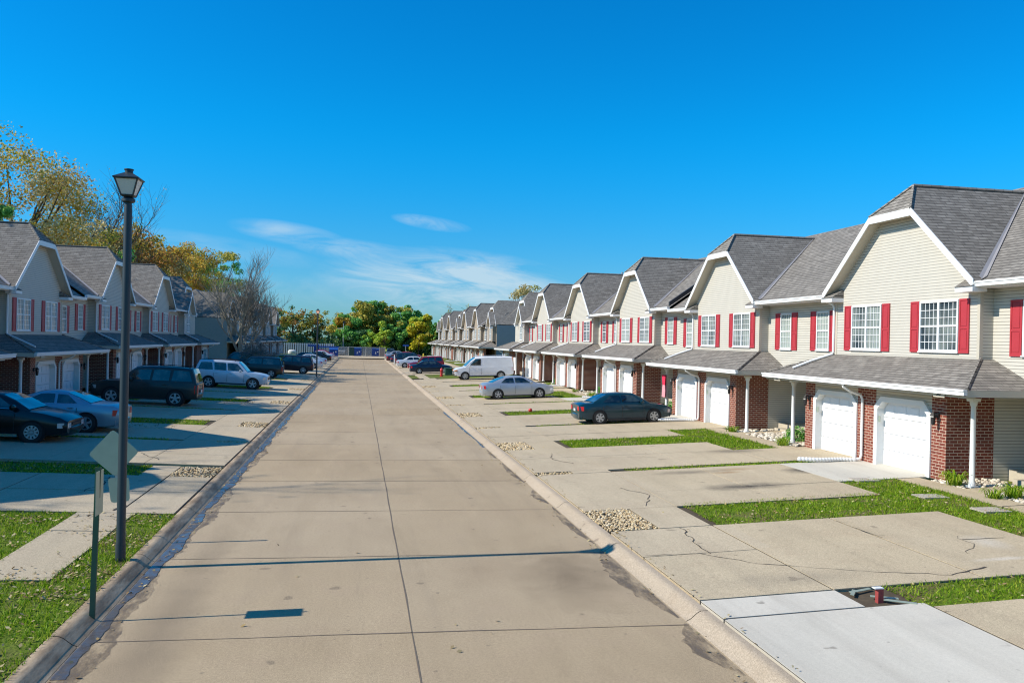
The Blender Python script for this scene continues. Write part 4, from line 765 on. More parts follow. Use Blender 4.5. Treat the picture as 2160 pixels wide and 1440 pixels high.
bare('sparse_tree', 'thin almost leafless tree behind the lamp post lantern', (-26.6, 93, .9), 9.6, .30, 4, .50, .6, 5, 21, 'bark', gT, .68, .25, ('buff', 900), 1, .10)
tree('olive_tree', 'green and tan tree low behind the roofs between the golden tree and the lamp', 'tree', (-27, 85, .9), 14.0, 5.0, 4.6, [('olive', .55), ('green', .3), ('buff', .15)], 7500, .17, 13, gT, 40)
for i, (x, y, h, r_, k, s, lab) in enumerate([(-27.5, 104, 15.8, 5.2, [('rust', .4), ('gold', .45), ('olive', .15)], 14, 'rusty orange tree directly right of the lamp post, first of the orange row'), (-27, 115, 14.8, 5.0, [('gold', .55), ('rust', .3), ('buff', .15)], 15, 'orange gold tree second right of the lamp post behind the gables'),
        (-27.5, 128, 16.0, 5.5, [('gold', .6), ('rust', .25), ('olive', .15)], 16, 'golden orange tree above the end gable of the left row'), (-27.5, 143, 17.6, 5.6, [('gold', .75), ('yellow', .15), ('olive', .1)], 17, 'bright golden tree behind the grey roof left of the bare tree'), (-26, 165, 20.0, 4.4, [('olive', .7), ('green', .3)], 18, 'olive green tree standing highest right behind the golden row')]):
    tree('autumn_tree', lab, 'tree', (x, y, .9), h, r_, h*.36, k, 12000, .17, s, gT, 60)
# tall thin trees left of the frame; their tops throw the streaky shadows over road, roofs and driveways
bare('tall_bare_tree', 'tall bare tree at the left edge, only a few twigs reaching into the photo', (-31.5, 57, .9), 9.6, .30, 4, .42, .6, 4, 31, 'bark', gT, .62, .35, ('buff', 900), 1, .13)
bare('tall_bare_tree', 'tall bare tree left of the frame whose shadow streaks the nearest left driveway', (-25.5, 22, .9), 11.0, .28, 4, .42, .6, 4, 33, 'bark', gT, .62, .35, ('buff', 900), 1, .13)
tree('autumn_tree', 'thin autumn tree left of the frame shading the nearest left roofs', 'tree', (-27.0, 41, .9), 17., 4.2, 5.4, [('gold', .5), ('olive', .5)], 3800, .18, 19, gT, 34)
bare('bare_tree', 'large pale leafless tree in the gap between the two left rows', (-11.2, 84.5, .42), 5.2, .24, 4, .50, .75, 5, 46, 'pale_bark', None, .74, .10)
bare('bare_tree', 'small twin-stemmed leafless tree beside the black boxy wagon', (-7.85, 71.3, .28), 1.9, .07, 3, .70, .2, 7, 53, 'pale_bark', None, .74, .45, None, 2)
gE = 'tree belt at the end of the street'
E_ = [(-13.2, 172, 10.0, 3.4, [('rust', .35), ('olive', .4), ('dark', .25)], 1900, 'thin olive and rust tree left of the far lamp, nearest the slatted fence'), (-8.6, 175, 9.8, 3.2, [('olive', .5), ('rust', .25), ('dark', .25)], 1900, 'thin see-through tree directly behind the far lamp'), (-17.5, 176, 9.6, 3.2, [('rust', .5), ('dark', .5)], 2200, 'dark rusty tree at the right end of the far left row'),
      (-2.6, 170, 9.0, 3.4, [('gold', .5), ('olive', .3), ('green', .2)], 4500, 'golden tree at the left flank of the tree belt'), (1.2, 172, 11.6, 4.6, [('olive', .7), ('green', .3)], 6500, 'tall olive tree in the middle of the belt, its highest crown'), (5.6, 173, 11.3, 4.2, [('olive', .65), ('buff', .1), ('green', .25)], 6000, 'olive brown tree right of the tallest crown in the belt'),
      (9.0, 171, 11.0, 3.4, [('green', .7), ('olive', .3)], 5200, 'dark green tree with a knobbly top right of the olive crowns'), (12.0, 173, 9.9, 3.4, [('olive', .5), ('green', .5)], 4800, 'olive green tree behind the yellow tree in the belt'), (4.9, 163.5, 7.2, 2.3, [('lime', .75), ('green', .25)], 4200, 'light green tree in front of the belt above the dumpsters'),
      (1.6, 164.5, 5.6, 1.6, [('lime', .45), ('green', .55)], 2500, 'small yellow green tree above the left dumpster'), (11.6, 162.5, 8.6, 2.9, [('yellow', .85), ('lime', .15)], 5000, 'bright yellow tree at the right end of the belt'), (-1.0, 166, 6.0, 2.6, [('green', .8), ('dark', .2)], 3800, 'deep green round tree low at the left of the belt'), (8.2, 164.5, 6.2, 2.4, [('green', .6), ('dark', .4)], 3500, 'dark green bushy tree between the lime and yellow trees'), (15.2, 166, 7.4, 2.6, [('green', .7), ('olive', .3)], 3500, 'green tree touching the end of the far right row')]
for i, (x, y, h, r_, k, n, lab) in enumerate(E_): tree('belt_tree', lab, 'tree', (x, y, .1), h, r_, h*.44, k, int(n*(1.7 if i > 2 else 1)), .27, 60+i, gE, 60 if r_ > 3 else 36, fill=.25, zc=h*.54)
hd = np.stack([rng.uniform(-26, 22, 9000), rng.uniform(166, 178, 9000), rng.random(9000)**1.2*4.2], 1); hd[:, 2] *= .8+.2*np.sin(hd[:, 0]*.9)
V, F = quads(hd, .30, 0, .8); tag(mesh_np('undergrowth', V, F, 'leaf_dark'), 'dark undergrowth mass below the tree belt at the end of the street', 'undergrowth', kind='stuff')
for i, (x, y, h, lab) in enumerate([(19.2, 186, 5.2, 'bare wispy tree right behind the end of the far right row'), (22.6, 189, 6.4, 'taller bare wispy tree, second right of the yellow tree'), (27.0, 190, 6.2, 'bare tree with a few leaves above the far right roofs'), (-6.0, 184, 4.8, 'bare thin tree between the far lamp and the tree belt')]):
    bare('wispy_tree', lab, (x, y, .1), h, .12, 4, .38, .7, 3, 80+i, 'bark', 'bare trees far behind', .62, .3, ('olive', 500 if i != 2 else 1300), 1, .16)
tree('autumn_tree', 'pale yellow tree top showing above the right roofs near the end gable', 'tree', (27.5, 138, .9), 12.7, 3.4, 3.4, [('buff', .75), ('yellow', .1), ('olive', .15)], 2600, .18, 91, None, 30)
def tuft(loc, n, h, label, name='lily_clump', mat='blade', seed=0, cat='plant', grp='grassy clumps beside the entries'):
    rg = np.random.default_rng(seed); V, F = [], []
    for i in range(n):
        a = rg.uniform(0, 6.28); L = h*rg.uniform(.6, 1.2); w = .012; b = np.array([math.cos(a), math.sin(a), 0]); sd = np.array([-b[1], b[0], 0]); o = b*rg.uniform(0, .12)+sd*rg.normal(0, .06); k = len(V)
        for t, ht in ((0, 0), (.35, .8), (.75, 1.0), (1.1, .55)): c = o+b*L*t*.8+np.array([0, 0, L*ht*.8]); ww = w*(1-t*.75); V += [c-sd*ww, c+sd*ww]
        F += [(k+2*j, k+2*j+1, k+2*j+3, k+2*j+2) for j in range(3)]
    o = mesh_np(name, V, F, mat); o.location = loc; tag(o, label, cat, grp); return o
def bush(loc, r, n, kind, label, seed):
    rg = np.random.default_rng(seed); d = rg.normal(size=(n, 3)); d /= np.linalg.norm(d, axis=1, keepdims=True); d[:, 2] = np.abs(d[:, 2])*1.1; P = d*(r*rg.uniform(.55, 1.05, n))[:, None]; V, F = quads(P, .035, .02, .8)
    root = empty('bush', loc); tag(root, label, 'bush', 'round bushes beside the entries'); mesh_np('foliage', V, F, 'leaf_'+kind, root); st = MB()
    for i in range(7): a = i*.9; st.tube([(0, 0, 0), (math.cos(a)*r*.3, math.sin(a)*r*.3, r*.4), (math.cos(a)*r*.6, math.sin(a)*r*.6, r*.75)], [.014, .01, .005], 4)
    st.build('stems', 'bark', root)
tuft((13.62, 16.85, gz(13.6)), 120, .36, 'green lily clump at the foot of the nearest brick pier beside the white column', seed=1); tuft((13.75, 15.25, gz(13.7)), 110, .34, 'green lily clump lying on pale rocks at the right edge, in front of the walk', seed=2); tuft((13.35, 15.35, gz(13.3)), 60, .26, 'small thin lily clump left of the bigger one on the rocks', seed=3)
for k, c in enumerate(CR[:4]):
    y = c+3.5
    tuft((13.45, y+.35, gz(13.4)), 70, .26, ['yellowish grass clump left of the white column at the far garage of the nearest pair', 'yellowish grass clump hidden behind the dark teal sedan by the garage', 'yellowish grass clump by the column behind the silver sedan', 'grass clump by the column beside the white van'][k], 'grass_clump', seed=10+k)
    tuft((13.3, y+.05, gz(13.3)), 50, .22, ['lower yellow green clump against the brick at the far garage of the nearest pair', 'lower clump against the brick behind the dark teal sedan', 'lower clump against the brick behind the silver sedan', 'lower clump against the brick beside the white van'][k], 'grass_clump', seed=20+k)
    bush((14.3, c+4.55, gz(14.3)), .42, 900, 'green', ['round green bush behind the porch column between the two nearest pairs', 'round green bush in the entry recess behind the dark teal sedan', 'round green bush in the recess behind the silver sedan', 'round green bush in the recess behind the white van'][k], 30+k)
    if k: tuft((13.4, c-3.75, gz(13.4)), 60, .26, ['', 'small dark clump by the near column of the second pair', 'small clump by the near column of the third pair', 'small clump by the near column of the fourth pair'][k], 'grass_clump', seed=40+k)

# ---------------------------------------------------------------- vehicles (local: +x forward, origin on the ground in the middle)
def lerp_tab(tab, x):
    xs_, vs = zip(*tab); return float(np.interp(x, xs_, vs))
RIMS = {}
def car(name, label, cat, pos, heading, col, top, base, roof, L, Wd, H, wheels, wr, side_win, scale=1., metallic=.35, zb=.20, glass_dark=False, round_=.10, wb=.90, wt=.72, group='parked cars', extras=(), front_dark=False, spokes=5, rough=.28, chrome=False, rack=False):
    """top: hood/deck height along x; base/roof: greenhouse corner x values (rear base, rear top, front top, front base)"""
    root = empty(name, pos, heading, scale); tag(root, label, cat, group); slope = .04 if abs(math.cos(heading)) > .5 else 0
    fwd_up = slope if (math.cos(heading) > 0) == (pos[0] > 0) else -slope
    root.rotation_mode = 'QUATERNION'; root.rotation_quaternion = (Matrix.Rotation(heading, 3, 'Z') @ Matrix.Rotation(-math.atan(fwd_up), 3, 'Y')).to_quaternion()
    pm = paint('paint_'+name, col, metallic, rough); hL, hw = L/2, Wd/2
    N = 22; rows = []
    for i in range(N+1):
        x = -hL+L*i/N; t = abs(x)/hL; e = max(0, (t-.80)/.20); w = hw*(1-round_*e**2.2-.02*t*t); zt = lerp_tab(top, x); zo = zb+(.10*e*e); wtop = w*(wb+.03)
        zs = zo+(zt-zo)*.80; bulge = [(0, zo), (w*.86, zo), (w*.965, zo+.05), (w*.995, zo+(zt-zo)*.32), (w, zo+(zt-zo)*.58), (w*.985, zs), (wtop, zt-.015), (wtop*.80, zt+.012), (0, zt+.025)]
        rows.append([(x, y, z) for y, z in bulge]+[(x, -y, z) for y, z in bulge[-2:0:-1]])
    b = MB(); b.grid(rows[::-1], closed=True); b.poly(rows[0][::1]); b.poly(rows[-1][::-1])
    xrb, xrt, xft, xfb = base[0], roof[0], roof[1], base[1]; zroof = lambda x: H-.035*((x-(xrt+xft)/2)/(.5*(xft-xrt)+.01))**2
    yb, yt = hw*wb, hw*wt
    def sec(x, zlow, zhi, f): return None
    st = [(xrb, 0), (xrb+(xrt-xrb)*.55, .62), (xrt, 1)]+[(xrt+(xft-xrt)*k/4, 1) for k in (1, 2, 3)]+[(xft, 1), (xft+(xfb-xft)*.45, .62), (xfb, 0)]
    gr_ = []
    for x, f in st:
        zl = lerp_tab(top, x)-.03; zh = zl+.03+(zroof(min(max(x, xrt), xft))-zl-.03)*f if f < 1 else zroof(x)
        yy = yb+(yt-yb)*f; gr_.append([(x, yb, zl), (x, yy+.02*f, zh-.07*f), (x, yy-.06*f, zh-.008*f), (x, 0, zh+.012*f), (x, -yy+.06*f, zh-.008*f), (x, -yy-.02*f, zh-.07*f), (x, -yb, zl)])
    b.grid(gr_); body = b.build('body', pm, root, 38)
    def edge_x(f, front): a, c = (xfb, xft) if front else (xrb, xrt); return a+(c-a)*f
    def sp(x, f, s, o=.008): zl = lerp_tab(top, x)-.01; z = zl+(zroof(min(max(x, xrt), xft))-zl)*f; return (x, s*(yb+(yt-yb)*f+.02*f+o), z-.03*f)
    for s in (-1, 1):
        for (fa, fb, xa, xb, xc, xd) in side_win:            # f range, rear bottom, rear top, front top, front bottom
            g = MB(); g.poly([sp(xa, fa, s), sp(xb, fb, s), sp((xb+xc)/2, fb+.02, s), sp(xc, fb, s), sp(xd, fa, s)][::s]); g.build('side_window', 'carglass', body)
        if chrome: g = MB(); q = side_win; g.tube([sp(q[0][2]-.05, .06, s, .012), sp(q[-1][5]+.05, .06, s, .012)], .012, 4); g.build('chrome_strip', 'chrome', body)
    def quadglass(name_, front):
        f0, f1 = .08, .93; pts = []
        for f in (f0, .5, f1):
            x = edge_x(f, front); zl = lerp_tab(top, edge_x(0, front))-.03; xt_ = xft if front else xrt; ztop_ = zroof(xt_); z = zl+.03+(ztop_-zl-.03)*(f*1.13 if f < .6 else 1-(1-f)*.85); yy = (yb+(yt-yb)*f)*.93; pts.append((x, yy, z))
        # follow the actual greenhouse stations
        rowsg = []
        S_ = [gr_[-1], gr_[-2], gr_[-3]] if front else [gr_[0], gr_[1], gr_[2]]
        for k, f in ((0, .12), (1, 0.), (2, -.10)):
            A = S_[k]; B = S_[min(k+1, 2)] if f >= 0 else S_[k-1]; ff = abs(f); r_ = [Vector(A[j]).lerp(Vector(B[j]), ff) for j in (1, 2, 3, 4, 5)]; off = Vector((.012 if front else -.012, 0, .012)); rowsg.append([tuple(Vector((p.x, p.y*.93, p.z))+off) for p in r_])
        g = MB(); g.grid(rowsg); g.build(name_, 'carglass', body)
    quadglass('windscreen', True); quadglass('rear_window', False)
    # wheels
    for wx in wheels:
        for s in (-1, 1):
            yo = hw*.985; c = MB(); c.lathe([(.0, yo*s-.20*s), (wr+.055, yo*s-.20*s), (wr+.055, (yo+.010)*s), (wr+.02, (yo+.012)*s), (0, (yo+.012)*s)], 18, (wx, 0, wr), 'y'); c.build('wheel_arch', 'cavity', body)
            t = MB(); ri = wr*.66; t.lathe([(ri, s*(yo-.16)), (wr*.96, s*(yo-.16)), (wr, s*(yo-.10)), (wr, s*(yo-.02)), (wr*.95, s*(yo+.024)), (ri*1.02, s*(yo+.026)), (ri, s*(yo+.02)), (0, s*(yo+.014))], 20, (wx, 0, wr), 'y'); w = t.build('wheel', 'tyre', root, 40)
            m = MB(); y0, y1 = sorted((s*(yo+.018), s*(yo+.034)))
            m.lathe([(ri*.90, y0), (ri*1.0, y0), (ri*1.0, y1), (ri*.90, y1), (ri*.90, y0)], 20, (wx, 0, wr), 'y', 0, False); m.lathe([(.01, y0-.002), (ri*.24, y0-.001), (ri*.24, y1+.001), (.01, y1+.002)], 10, (wx, 0, wr), 'y')
            for k in range(spokes):
                a = 2*math.pi*k/spokes+.3; ca, sa = math.cos(a), math.sin(a); wa, wb_ = ri*.16, ri*(.20 if spokes < 7 else .12)
                m.prism([(wx+ca*ri*.2-sa*wa, y0+.002, wr+sa*ri*.2+ca*wa), (wx+ca*ri*.95-sa*wb_, y0+.002, wr+sa*ri*.95+ca*wb_), (wx+ca*ri*.95+sa*wb_, y0+.002, wr+sa*ri*.95-ca*wb_), (wx+ca*ri*.2+sa*wa, y0+.002, wr+sa*ri*.2-ca*wa)], (0, y1-y0-.004, 0))
            m.build('rim', 'rim', w)
    # lamps, bumpers, plate, mirrors, handles, sills
    zf, zr_ = lerp_tab(top, hL), lerp_tab(top, -hL)
    for s in (-1, 1):
        for nm, sx, zt_, mt, hgt in (('headlight', 1, zf, 'lamp_clear', .15), ('tail_light', -1, zr_, 'lamp_red', .20)):
            ln = .26 if sx > 0 else (.22 if H < 1.6 else .12); h = MB(); zt2 = zt_-.05; zb2 = zt2-hgt*(1.0 if H < 1.6 or sx > 0 else 1.9); pts = []
            for (dx, wy) in ((.0, .58), (.0, .86), (-.10, .955), (-ln, 1.0)): e = max(0, ((hL+dx)/hL-.80)/.20); pts.append((sx*(hL+dx+.012), s*(hw*wy*(1-round_*e**2.2)+.006)))
            h.grid([[(x, y, zb2) for x, y in pts], [(x, y, zt2) for x, y in pts]]); h.build(nm, mt, body)
        mr = MB(); xm = xfb-.42; zm = lerp_tab(top, xm)+.07; mr.lathe([(.02, -.07), (.085, -.05), (.09, .05), (.03, .07)], 8, (xm, s*(hw+.06), zm), 'y'); mr.build('mirror', pm, body, 50)
        si = MB(); y0, y1 = sorted((s*hw*.90, s*(hw+.004))); si.box(wheels[0]+wr+.08, wheels[1]-wr-.08, y0, y1, zb-.035, zb+.045); si.build('sill', 'trimblk' if not chrome else 'chrome', body)
        for hx in ([side_win[0][2]+.15] if len(side_win) < 2 else [w_[2]+.08 for w_ in side_win[-2:]]):
            dh = MB(); zz = lerp_tab(top, hx)-.13; y0, y1 = sorted((s*(hw*.985), s*(hw+.022))); dh.box(hx, hx+.17, y0, y1, zz-.018, zz+.018); dh.build('door_handle', pm, body)
        dl = MB()
        for hx in [w_[2]-.03 for w_ in side_win[-2:]]+[side_win[-1][5]+.06]: y0, y1 = sorted((s*(hw*.99), s*(hw+.0035))); dl.box(hx-.006, hx+.006, y0, y1, zb+.12, lerp_tab(top, hx)-.12)
        dl.build('door_gap', 'trimblk', body)
    for sx, nm in ((1, 'front_bumper'), (-1, 'rear_bumper')):
        bm = MB(); zc = (zf if sx > 0 else zr_); pr = []
        for wy in (-1, -.8, -.4, 0, .4, .8, 1): e = 1-.35*abs(wy)**3; pr.append((sx*(hL+.045*e-.14*abs(wy)**4), hw*.93*wy))
        bm.grid([[(x-sx*.05, y, zb+.02) for x, y in pr], [(x, y, zb+.10) for x, y in pr], [(x, y, zb+.26) for x, y in pr], [(x-sx*.06, y, zb+.31) for x, y in pr]]); bm.build(nm, 'trimblk' if (front_dark and sx > 0) else pm, root, 40)
    gl_ = MB(); gl_.box(hL+.012, hL+.03, -hw*.45, hw*.45, zb+.34, max(zb+.40, zf-.10)); gl_.build('grille', 'trimblk', body); pl = MB(); pl.box(-hL-.062, -hL-.05, -.16, .16, zb+.33, zb+.45) if H > 1.55 else pl.box(-hL-.03, -hL-.014, -.16, .16, zr_-.30, zr_-.18); pl.build('licence_plate', 'plate', body)
    if rack:
        for s in (-1, 1): k = MB(); k.tube([(xrt+.1, s*yt*.86, zroof(xrt+.1)+.02), (xrt+.2, s*yt*.86, zroof(xrt)+.07), (xft-.3, s*yt*.86, H+.055), (xft-.15, s*yt*.86, H)], .016, 5); k.build('roof_rail', 'trimblk', body)
    for fn in extras: fn(root, body)
    return root
SED = dict(top=[(-2.3, .90), (-2.2, .985), (-1.6, 1.0), (-.5, .96), (1.0, .94), (1.6, .88), (2.1, .76), (2.3, .66)], base=(-1.62, 1.18), roof=(-.86, .42), L=4.6, Wd=1.76, H=1.42, wheels=(-1.32, 1.36), wr=.315, side_win=[(.14, .86, -1.12, -.78, -.32, -.26), (.14, .86, -.18, -.22, .36, .80)])
def sedan(*a, **k): d = dict(SED); d.update(k); return car(*a, **d)
SUV = dict(top=[(-2.25, 1.02), (-2.15, 1.08), (-.5, 1.06), (.95, 1.08), (1.6, 1.03), (2.1, .94), (2.25, .86)], base=(-2.2, 1.0), roof=(-1.98, .38), L=4.5, Wd=1.80, H=1.74, wheels=(-1.34, 1.36), wr=.36, zb=.30, wb=.93, wt=.78, side_win=[(.12, .84, -2.02, -1.86, -1.20, -1.12), (.12, .84, -1.02, -1.06, -.36, -.30), (.12, .84, -.20, -.26, .34, .74)], round_=.07)
def suv(*a, **k): d = dict(SUV); d.update(k); return car(*a, **d)
PI = math.pi
gz_ = gz
sedan('parked_car', 'dark teal sedan with its front bumper missing, nose against the second garage', 'car', (10.72, 32.65, gz(10.72)+.012), 0, (.006, .040, .060), scale=.85, metallic=.15, rough=.2, chrome=False, front_dark=True, spokes=6)
sedan('parked_car', 'silver blue sedan with a broken dark front end, third driveway on the right', 'car', (9.05, 47.0, gz(9.05)+.012), 0, (.46, .50, .53), scale=.90, metallic=.55, front_dark=True, rough=.35, top=[(-2.3, .92), (-2.2, 1.0), (-1.6, 1.02), (-.5, .97), (1.0, .95), (1.6, .90), (2.1, .78), (2.3, .68)], base=(-1.75, 1.25), roof=(-.80, .35))
def van_extra(root, body):
    for s in (-1, 1):
        for x in (-1.9, .6): k = MB(); k.box(x-.03, x+.03, s*.52-.02, s*.52+.02, 1.98, 2.22); k.build('roof_rack_post', 'white', body)
    k = MB(); k.box(-2.0, .7, -.03, .03, 2.05, 2.09); k.build('roof_rack_bar', 'white', body)
    for s in (-1, 1): d = MB(); y0, y1 = sorted((s*.95, s*1.35)); d.prism([(-2.62, s*.88, .75), (-2.62, s*.88, 1.9), (-2.72, s*1.25, 1.9), (-2.72, s*1.25, .75)], (-.05, 0, 0)); d.build('rear_door', 'white', body)
    for s in (-1, 1): h = MB(); y0, y1 = sorted((s*.62, s*.985)); h.box(2.40, 2.63, y0, y1, .80, .90); h.build('indicator', 'amber', body)
car('white_van', 'long white windowless cargo van facing the street with a roof rack', 'van', (10.3, 68.35, gz(10.3)+.012), PI, (.78, .79, .80), [(-2.6, 1.12), (.6, 1.14), (1.3, 1.18), (1.7, 1.13), (2.45, 1.0), (2.6, .88)], (-2.58, 1.72), (-2.48, .72), 5.2, 1.98, 2.0, (-1.45, 1.72), .35, [(.16, .84, .32, .30, .78, 1.28)], scale=.94, metallic=0., zb=.32, round_=.05, wb=.95, wt=.86, group='parked cars', extras=(van_extra,), front_dark=True, spokes=8, rough=.35)
sedan('parked_car', 'dark navy sedan behind the green utility box and hydrant', 'car', (7.1, 81.9, gz(7.1)+.012), 0, (.010, .022, .050), scale=.90)
suv('parked_car', 'red station wagon facing the street, half hidden by the navy sedan', 'car', (7.2, 89.5, gz(7.2)+.012), PI, (.34, .012, .03), scale=.86)
sedan('parked_car', 'white sedan behind the navy sedan, trunk toward the street', 'car', (6.6, 98.2, gz(6.6)+.012), 0, (.66, .68, .69), scale=.93, metallic=.2)
suv('parked_car', 'dark wagon with roof rails beyond the white sedan on the right', 'car', (6.75, 106.2, gz(6.7)+.012), 0, (.03, .035, .05), scale=.93, rack=True)
sedan('parked_car', 'dark blue hatchback behind the white pole on the right', 'car', (6.5, 114.2, gz(6.5)+.012), 0, (.015, .04, .09), scale=.93)
sedan('parked_car', 'dark maroon sedan, tail nearest the far kerb on the right', 'car', (6.2, 122.2, gz(6.2)+.012), 0, (.09, .03, .04), scale=.93)
sedan('parked_car', 'red car roof peeking between the far parked cars on the right', 'car', (7.6, 130, gz(7.6)+.012), 0, (.45, .02, .03), scale=.93)
sedan('parked_car', 'silver sedan last in the right line of parked cars', 'car', (6.4, 137.5, gz(6.4)+.012), 0, (.50, .53, .55), scale=.93, metallic=.5)
suv('parked_pickup', 'blue grey pickup facing the camera beyond the end of the street', 'pickup', (5.9, 156.5, .17), -PI/2, (.10, .16, .22), scale=.9)
sedan('parked_car', 'black cherry sedan cut off by the left edge, nose toward the street', 'car', (-10.55, 26.75, gz(-10.5)+.012), 0, (.012, .006, .008), scale=.97, chrome=True, spokes=10, base=(-1.75, 1.25), roof=(-.85, .38), top=[(-2.3, .94), (-2.2, 1.02), (-1.6, 1.03), (-.5, .97), (1.0, .96), (1.6, .90), (2.1, .78), (2.3, .66)])
car('parked_car', 'blue grey two-door coupe with red tail lamp, seen behind the lamp post', 'car', (-9.9, 29.45, gz(-9.9)+.012), PI, (.30, .36, .42), [(-2.4, .86), (-2.3, .95), (-1.5, .98), (-.5, .93), (.9, .92), (1.7, .84), (2.2, .72), (2.4, .62)], (-1.50, 1.05), (-.62, .18), 4.8, 1.80, 1.36, (-1.36, 1.40), .33, [(.14, .86, -1.02, -.72, -.40, -.40), (.14, .86, -.30, -.30, .14, .72)], scale=.95, metallic=.5)
suv('parked_car', 'black off-road wagon behind the lamp post with tinted windows', 'car', (-9.45, 40.25, gz(-9.45)+.012), PI, (.016, .013, .011), scale=1.0, rack=True, metallic=0., rough=.42)
suv('parked_car', 'silver blue off-road wagon facing the street', 'car', (-7.72, 53.85, gz(-7.7)+.012), 0, (.60, .64, .68), scale=.965, metallic=.35, rough=.35, rack=True)
suv('parked_car', 'black boxy two-door wagon by the twin-stemmed bare tree', 'car', (-8.0, 68.2, gz(-8)+.012), PI, (.012, .012, .012), scale=.93, metallic=0., side_win=[(.12, .84, -2.05, -1.92, -.62, -.60), (.12, .84, -.50, -.52, .34, .74)])
suv('parked_pickup', 'dark blue pickup truck half hidden behind the black boxy wagon', 'pickup', (-10.2, 74.6, gz(-10.2)+.012), PI, (.012, .022, .035), scale=1.0, base=(-1.5, 1.0), roof=(-1.3, .38), side_win=[(.12, .84, -1.36, -1.22, -.36, -.30), (.12, .84, -.20, -.26, .34, .74)])
suv('parked_car', 'dark maroon off-road wagon behind the yellow post and far lamp', 'car', (-6.2, 78.0, gz(-6.2)+.012), PI, (.030, .014, .020), scale=.94, metallic=.2)
for i, (y, x, c, lab) in enumerate([(91, -5.9, (.62, .66, .70), 'white sedan trunk showing right of the far lamp'), (99.8, -5.8, (.55, .60, .64), 'second white sedan in the far left line'), (108, -6.8, (.015, .018, .022), 'black car roof left of the far lamp behind the white sedans'), (116.5, -5.8, (.012, .014, .018), 'dark sedan tail between the white cars far left'), (125.5, -5.7, (.68, .68, .69), 'white sedan next to the red one far left'), (133, -5.9, (.50, .015, .06), 'red sedan last in the far left line')]):
    sedan('parked_car', lab, 'car', (x, y, gz(x)+.012), PI, c, scale=.92, metallic=.3)
suv('parked_car', 'white car facing the camera behind the chain-link fence', 'car', (-3.3, 163.5, .17), -PI/2, (.68, .69, .70), scale=.85, metallic=.1)

# ---------------------------------------------------------------- street furniture
def lamp_post(loc, H, label, rz=0., lit=False, lean=(0, 0)):
    root = empty('street_lamp', loc, rz); tag(root, label, 'street lamp', 'street lamps')
    zp = H-.50; p = MB(); p.lathe([(.075, -.1), (.075, .25), (.066, .3), (.060, zp-.1), (.052, zp)], 14); p.build('pole', 'post', root, 40)
    c = MB(); c.lathe([(.06, zp), (.10, zp+.02), (.10, zp+.06), (.05, zp+.09), (.11, zp+.11)], 12); c.build('collar', 'post', root, 40)
    a, b, z0, z1 = .085, .165, zp+.11, zp+.36; f = MB(); g = MB()
    for k in range(4):
        q = Matrix.Rotation(PI/2*k, 3, 'Z'); P = [q @ Vector(v) for v in ((a, -a, z0), (a, a, z0), (b, b, z1), (b, -b, z1))]
        g.poly([tuple(v*.985+Vector((0, 0, v.z*.015))) for v in P]); f.tube([P[0], P[3]], .013, 4); f.tube([P[0], P[1]], .016, 4); f.tube([P[3], P[2]], .016, 4)
    f.build('lantern_frame', 'post', root); g.build('lamp_glass', 'lampglow' if lit else 'milk', root); bl = MB().lathe([(.03, z0), (.05, z0+.05), (.03, z0+.10), (.005, z0+.12)], 10); bl.build('bulb', 'milk', root, 60)
    r_ = MB(); r_.lathe([(.262, z1-.005), (.266, z1+.012), (.09, z1+.09), (.075, z1+.095)], 4); o = r_.build('lamp_cap', 'post', root); o.rotation_euler = (0, 0, PI/4); v = MB().lathe([(.06, z1+.08), (.06, z1+.135), (.07, z1+.14), (.07, z1+.155), (.0, z1+.16)], 12); v.build('vent', 'post', root, 40)
MAT['lampglow'] = NM('warm_lamp_glass').m; _b = MAT['lampglow'].node_tree.nodes['Principled BSDF']; _b.inputs['Base Color'].default_value = (.75, .48, .36, 1); _b.inputs['Emission Color'].default_value = (1, .5, .28, 1); _b.inputs['Emission Strength'].default_value = .45
lamp_post((-3.50, 13.44, .12), 5.95, 'tall dark street lamp with square lantern, nearest the camera on the left lawn')
lamp_post((-3.52, 73.0, .13), 5.85, 'distant black street lamp with glowing lantern beside the left kerb', 0, True)
fp = empty('light_pole', (-3.0, 165, 0)); tag(fp, 'thin pale grey pole with a small dark head behind the chain-link fence', 'light pole'); MB().lathe([(.09, 0), (.06, 6.4), (.0, 6.42)], 8).build('pole', 'steel', fp, 40); MB().box(-.15, .35, -.12, .12, 6.4, 6.75).build('lamp_head', 'post', fp)
def uchannel(mb, x, y, z0, z1, lx=0., ly=0.):
    for (a, b, c, d) in ((-.03, .03, -.004, .004), (-.032, -.026, .004, .03), (.026, .032, .004, .03)):
        mb.prism([(x+a, y+c, z0), (x+b, y+c, z0), (x+b, y+d, z0), (x+a, y+d, z0)], (lx, ly, z1-z0))
# near green sign post, its plate seen edge on
s1 = empty('sign_post', (-3.18, 10.99, .12)); tag(s1, 'green steel post with an edge-on sign plate, nearest the camera', 'sign post')
m = MB(); uchannel(m, 0, 0, -.1, 1.80, .035); m.build('post', 'greenpost', s1); p = MB(); p.box(.055, .060, -.15, .15, 1.22, 1.76); p.build('sign_plate', 'alu', s1)
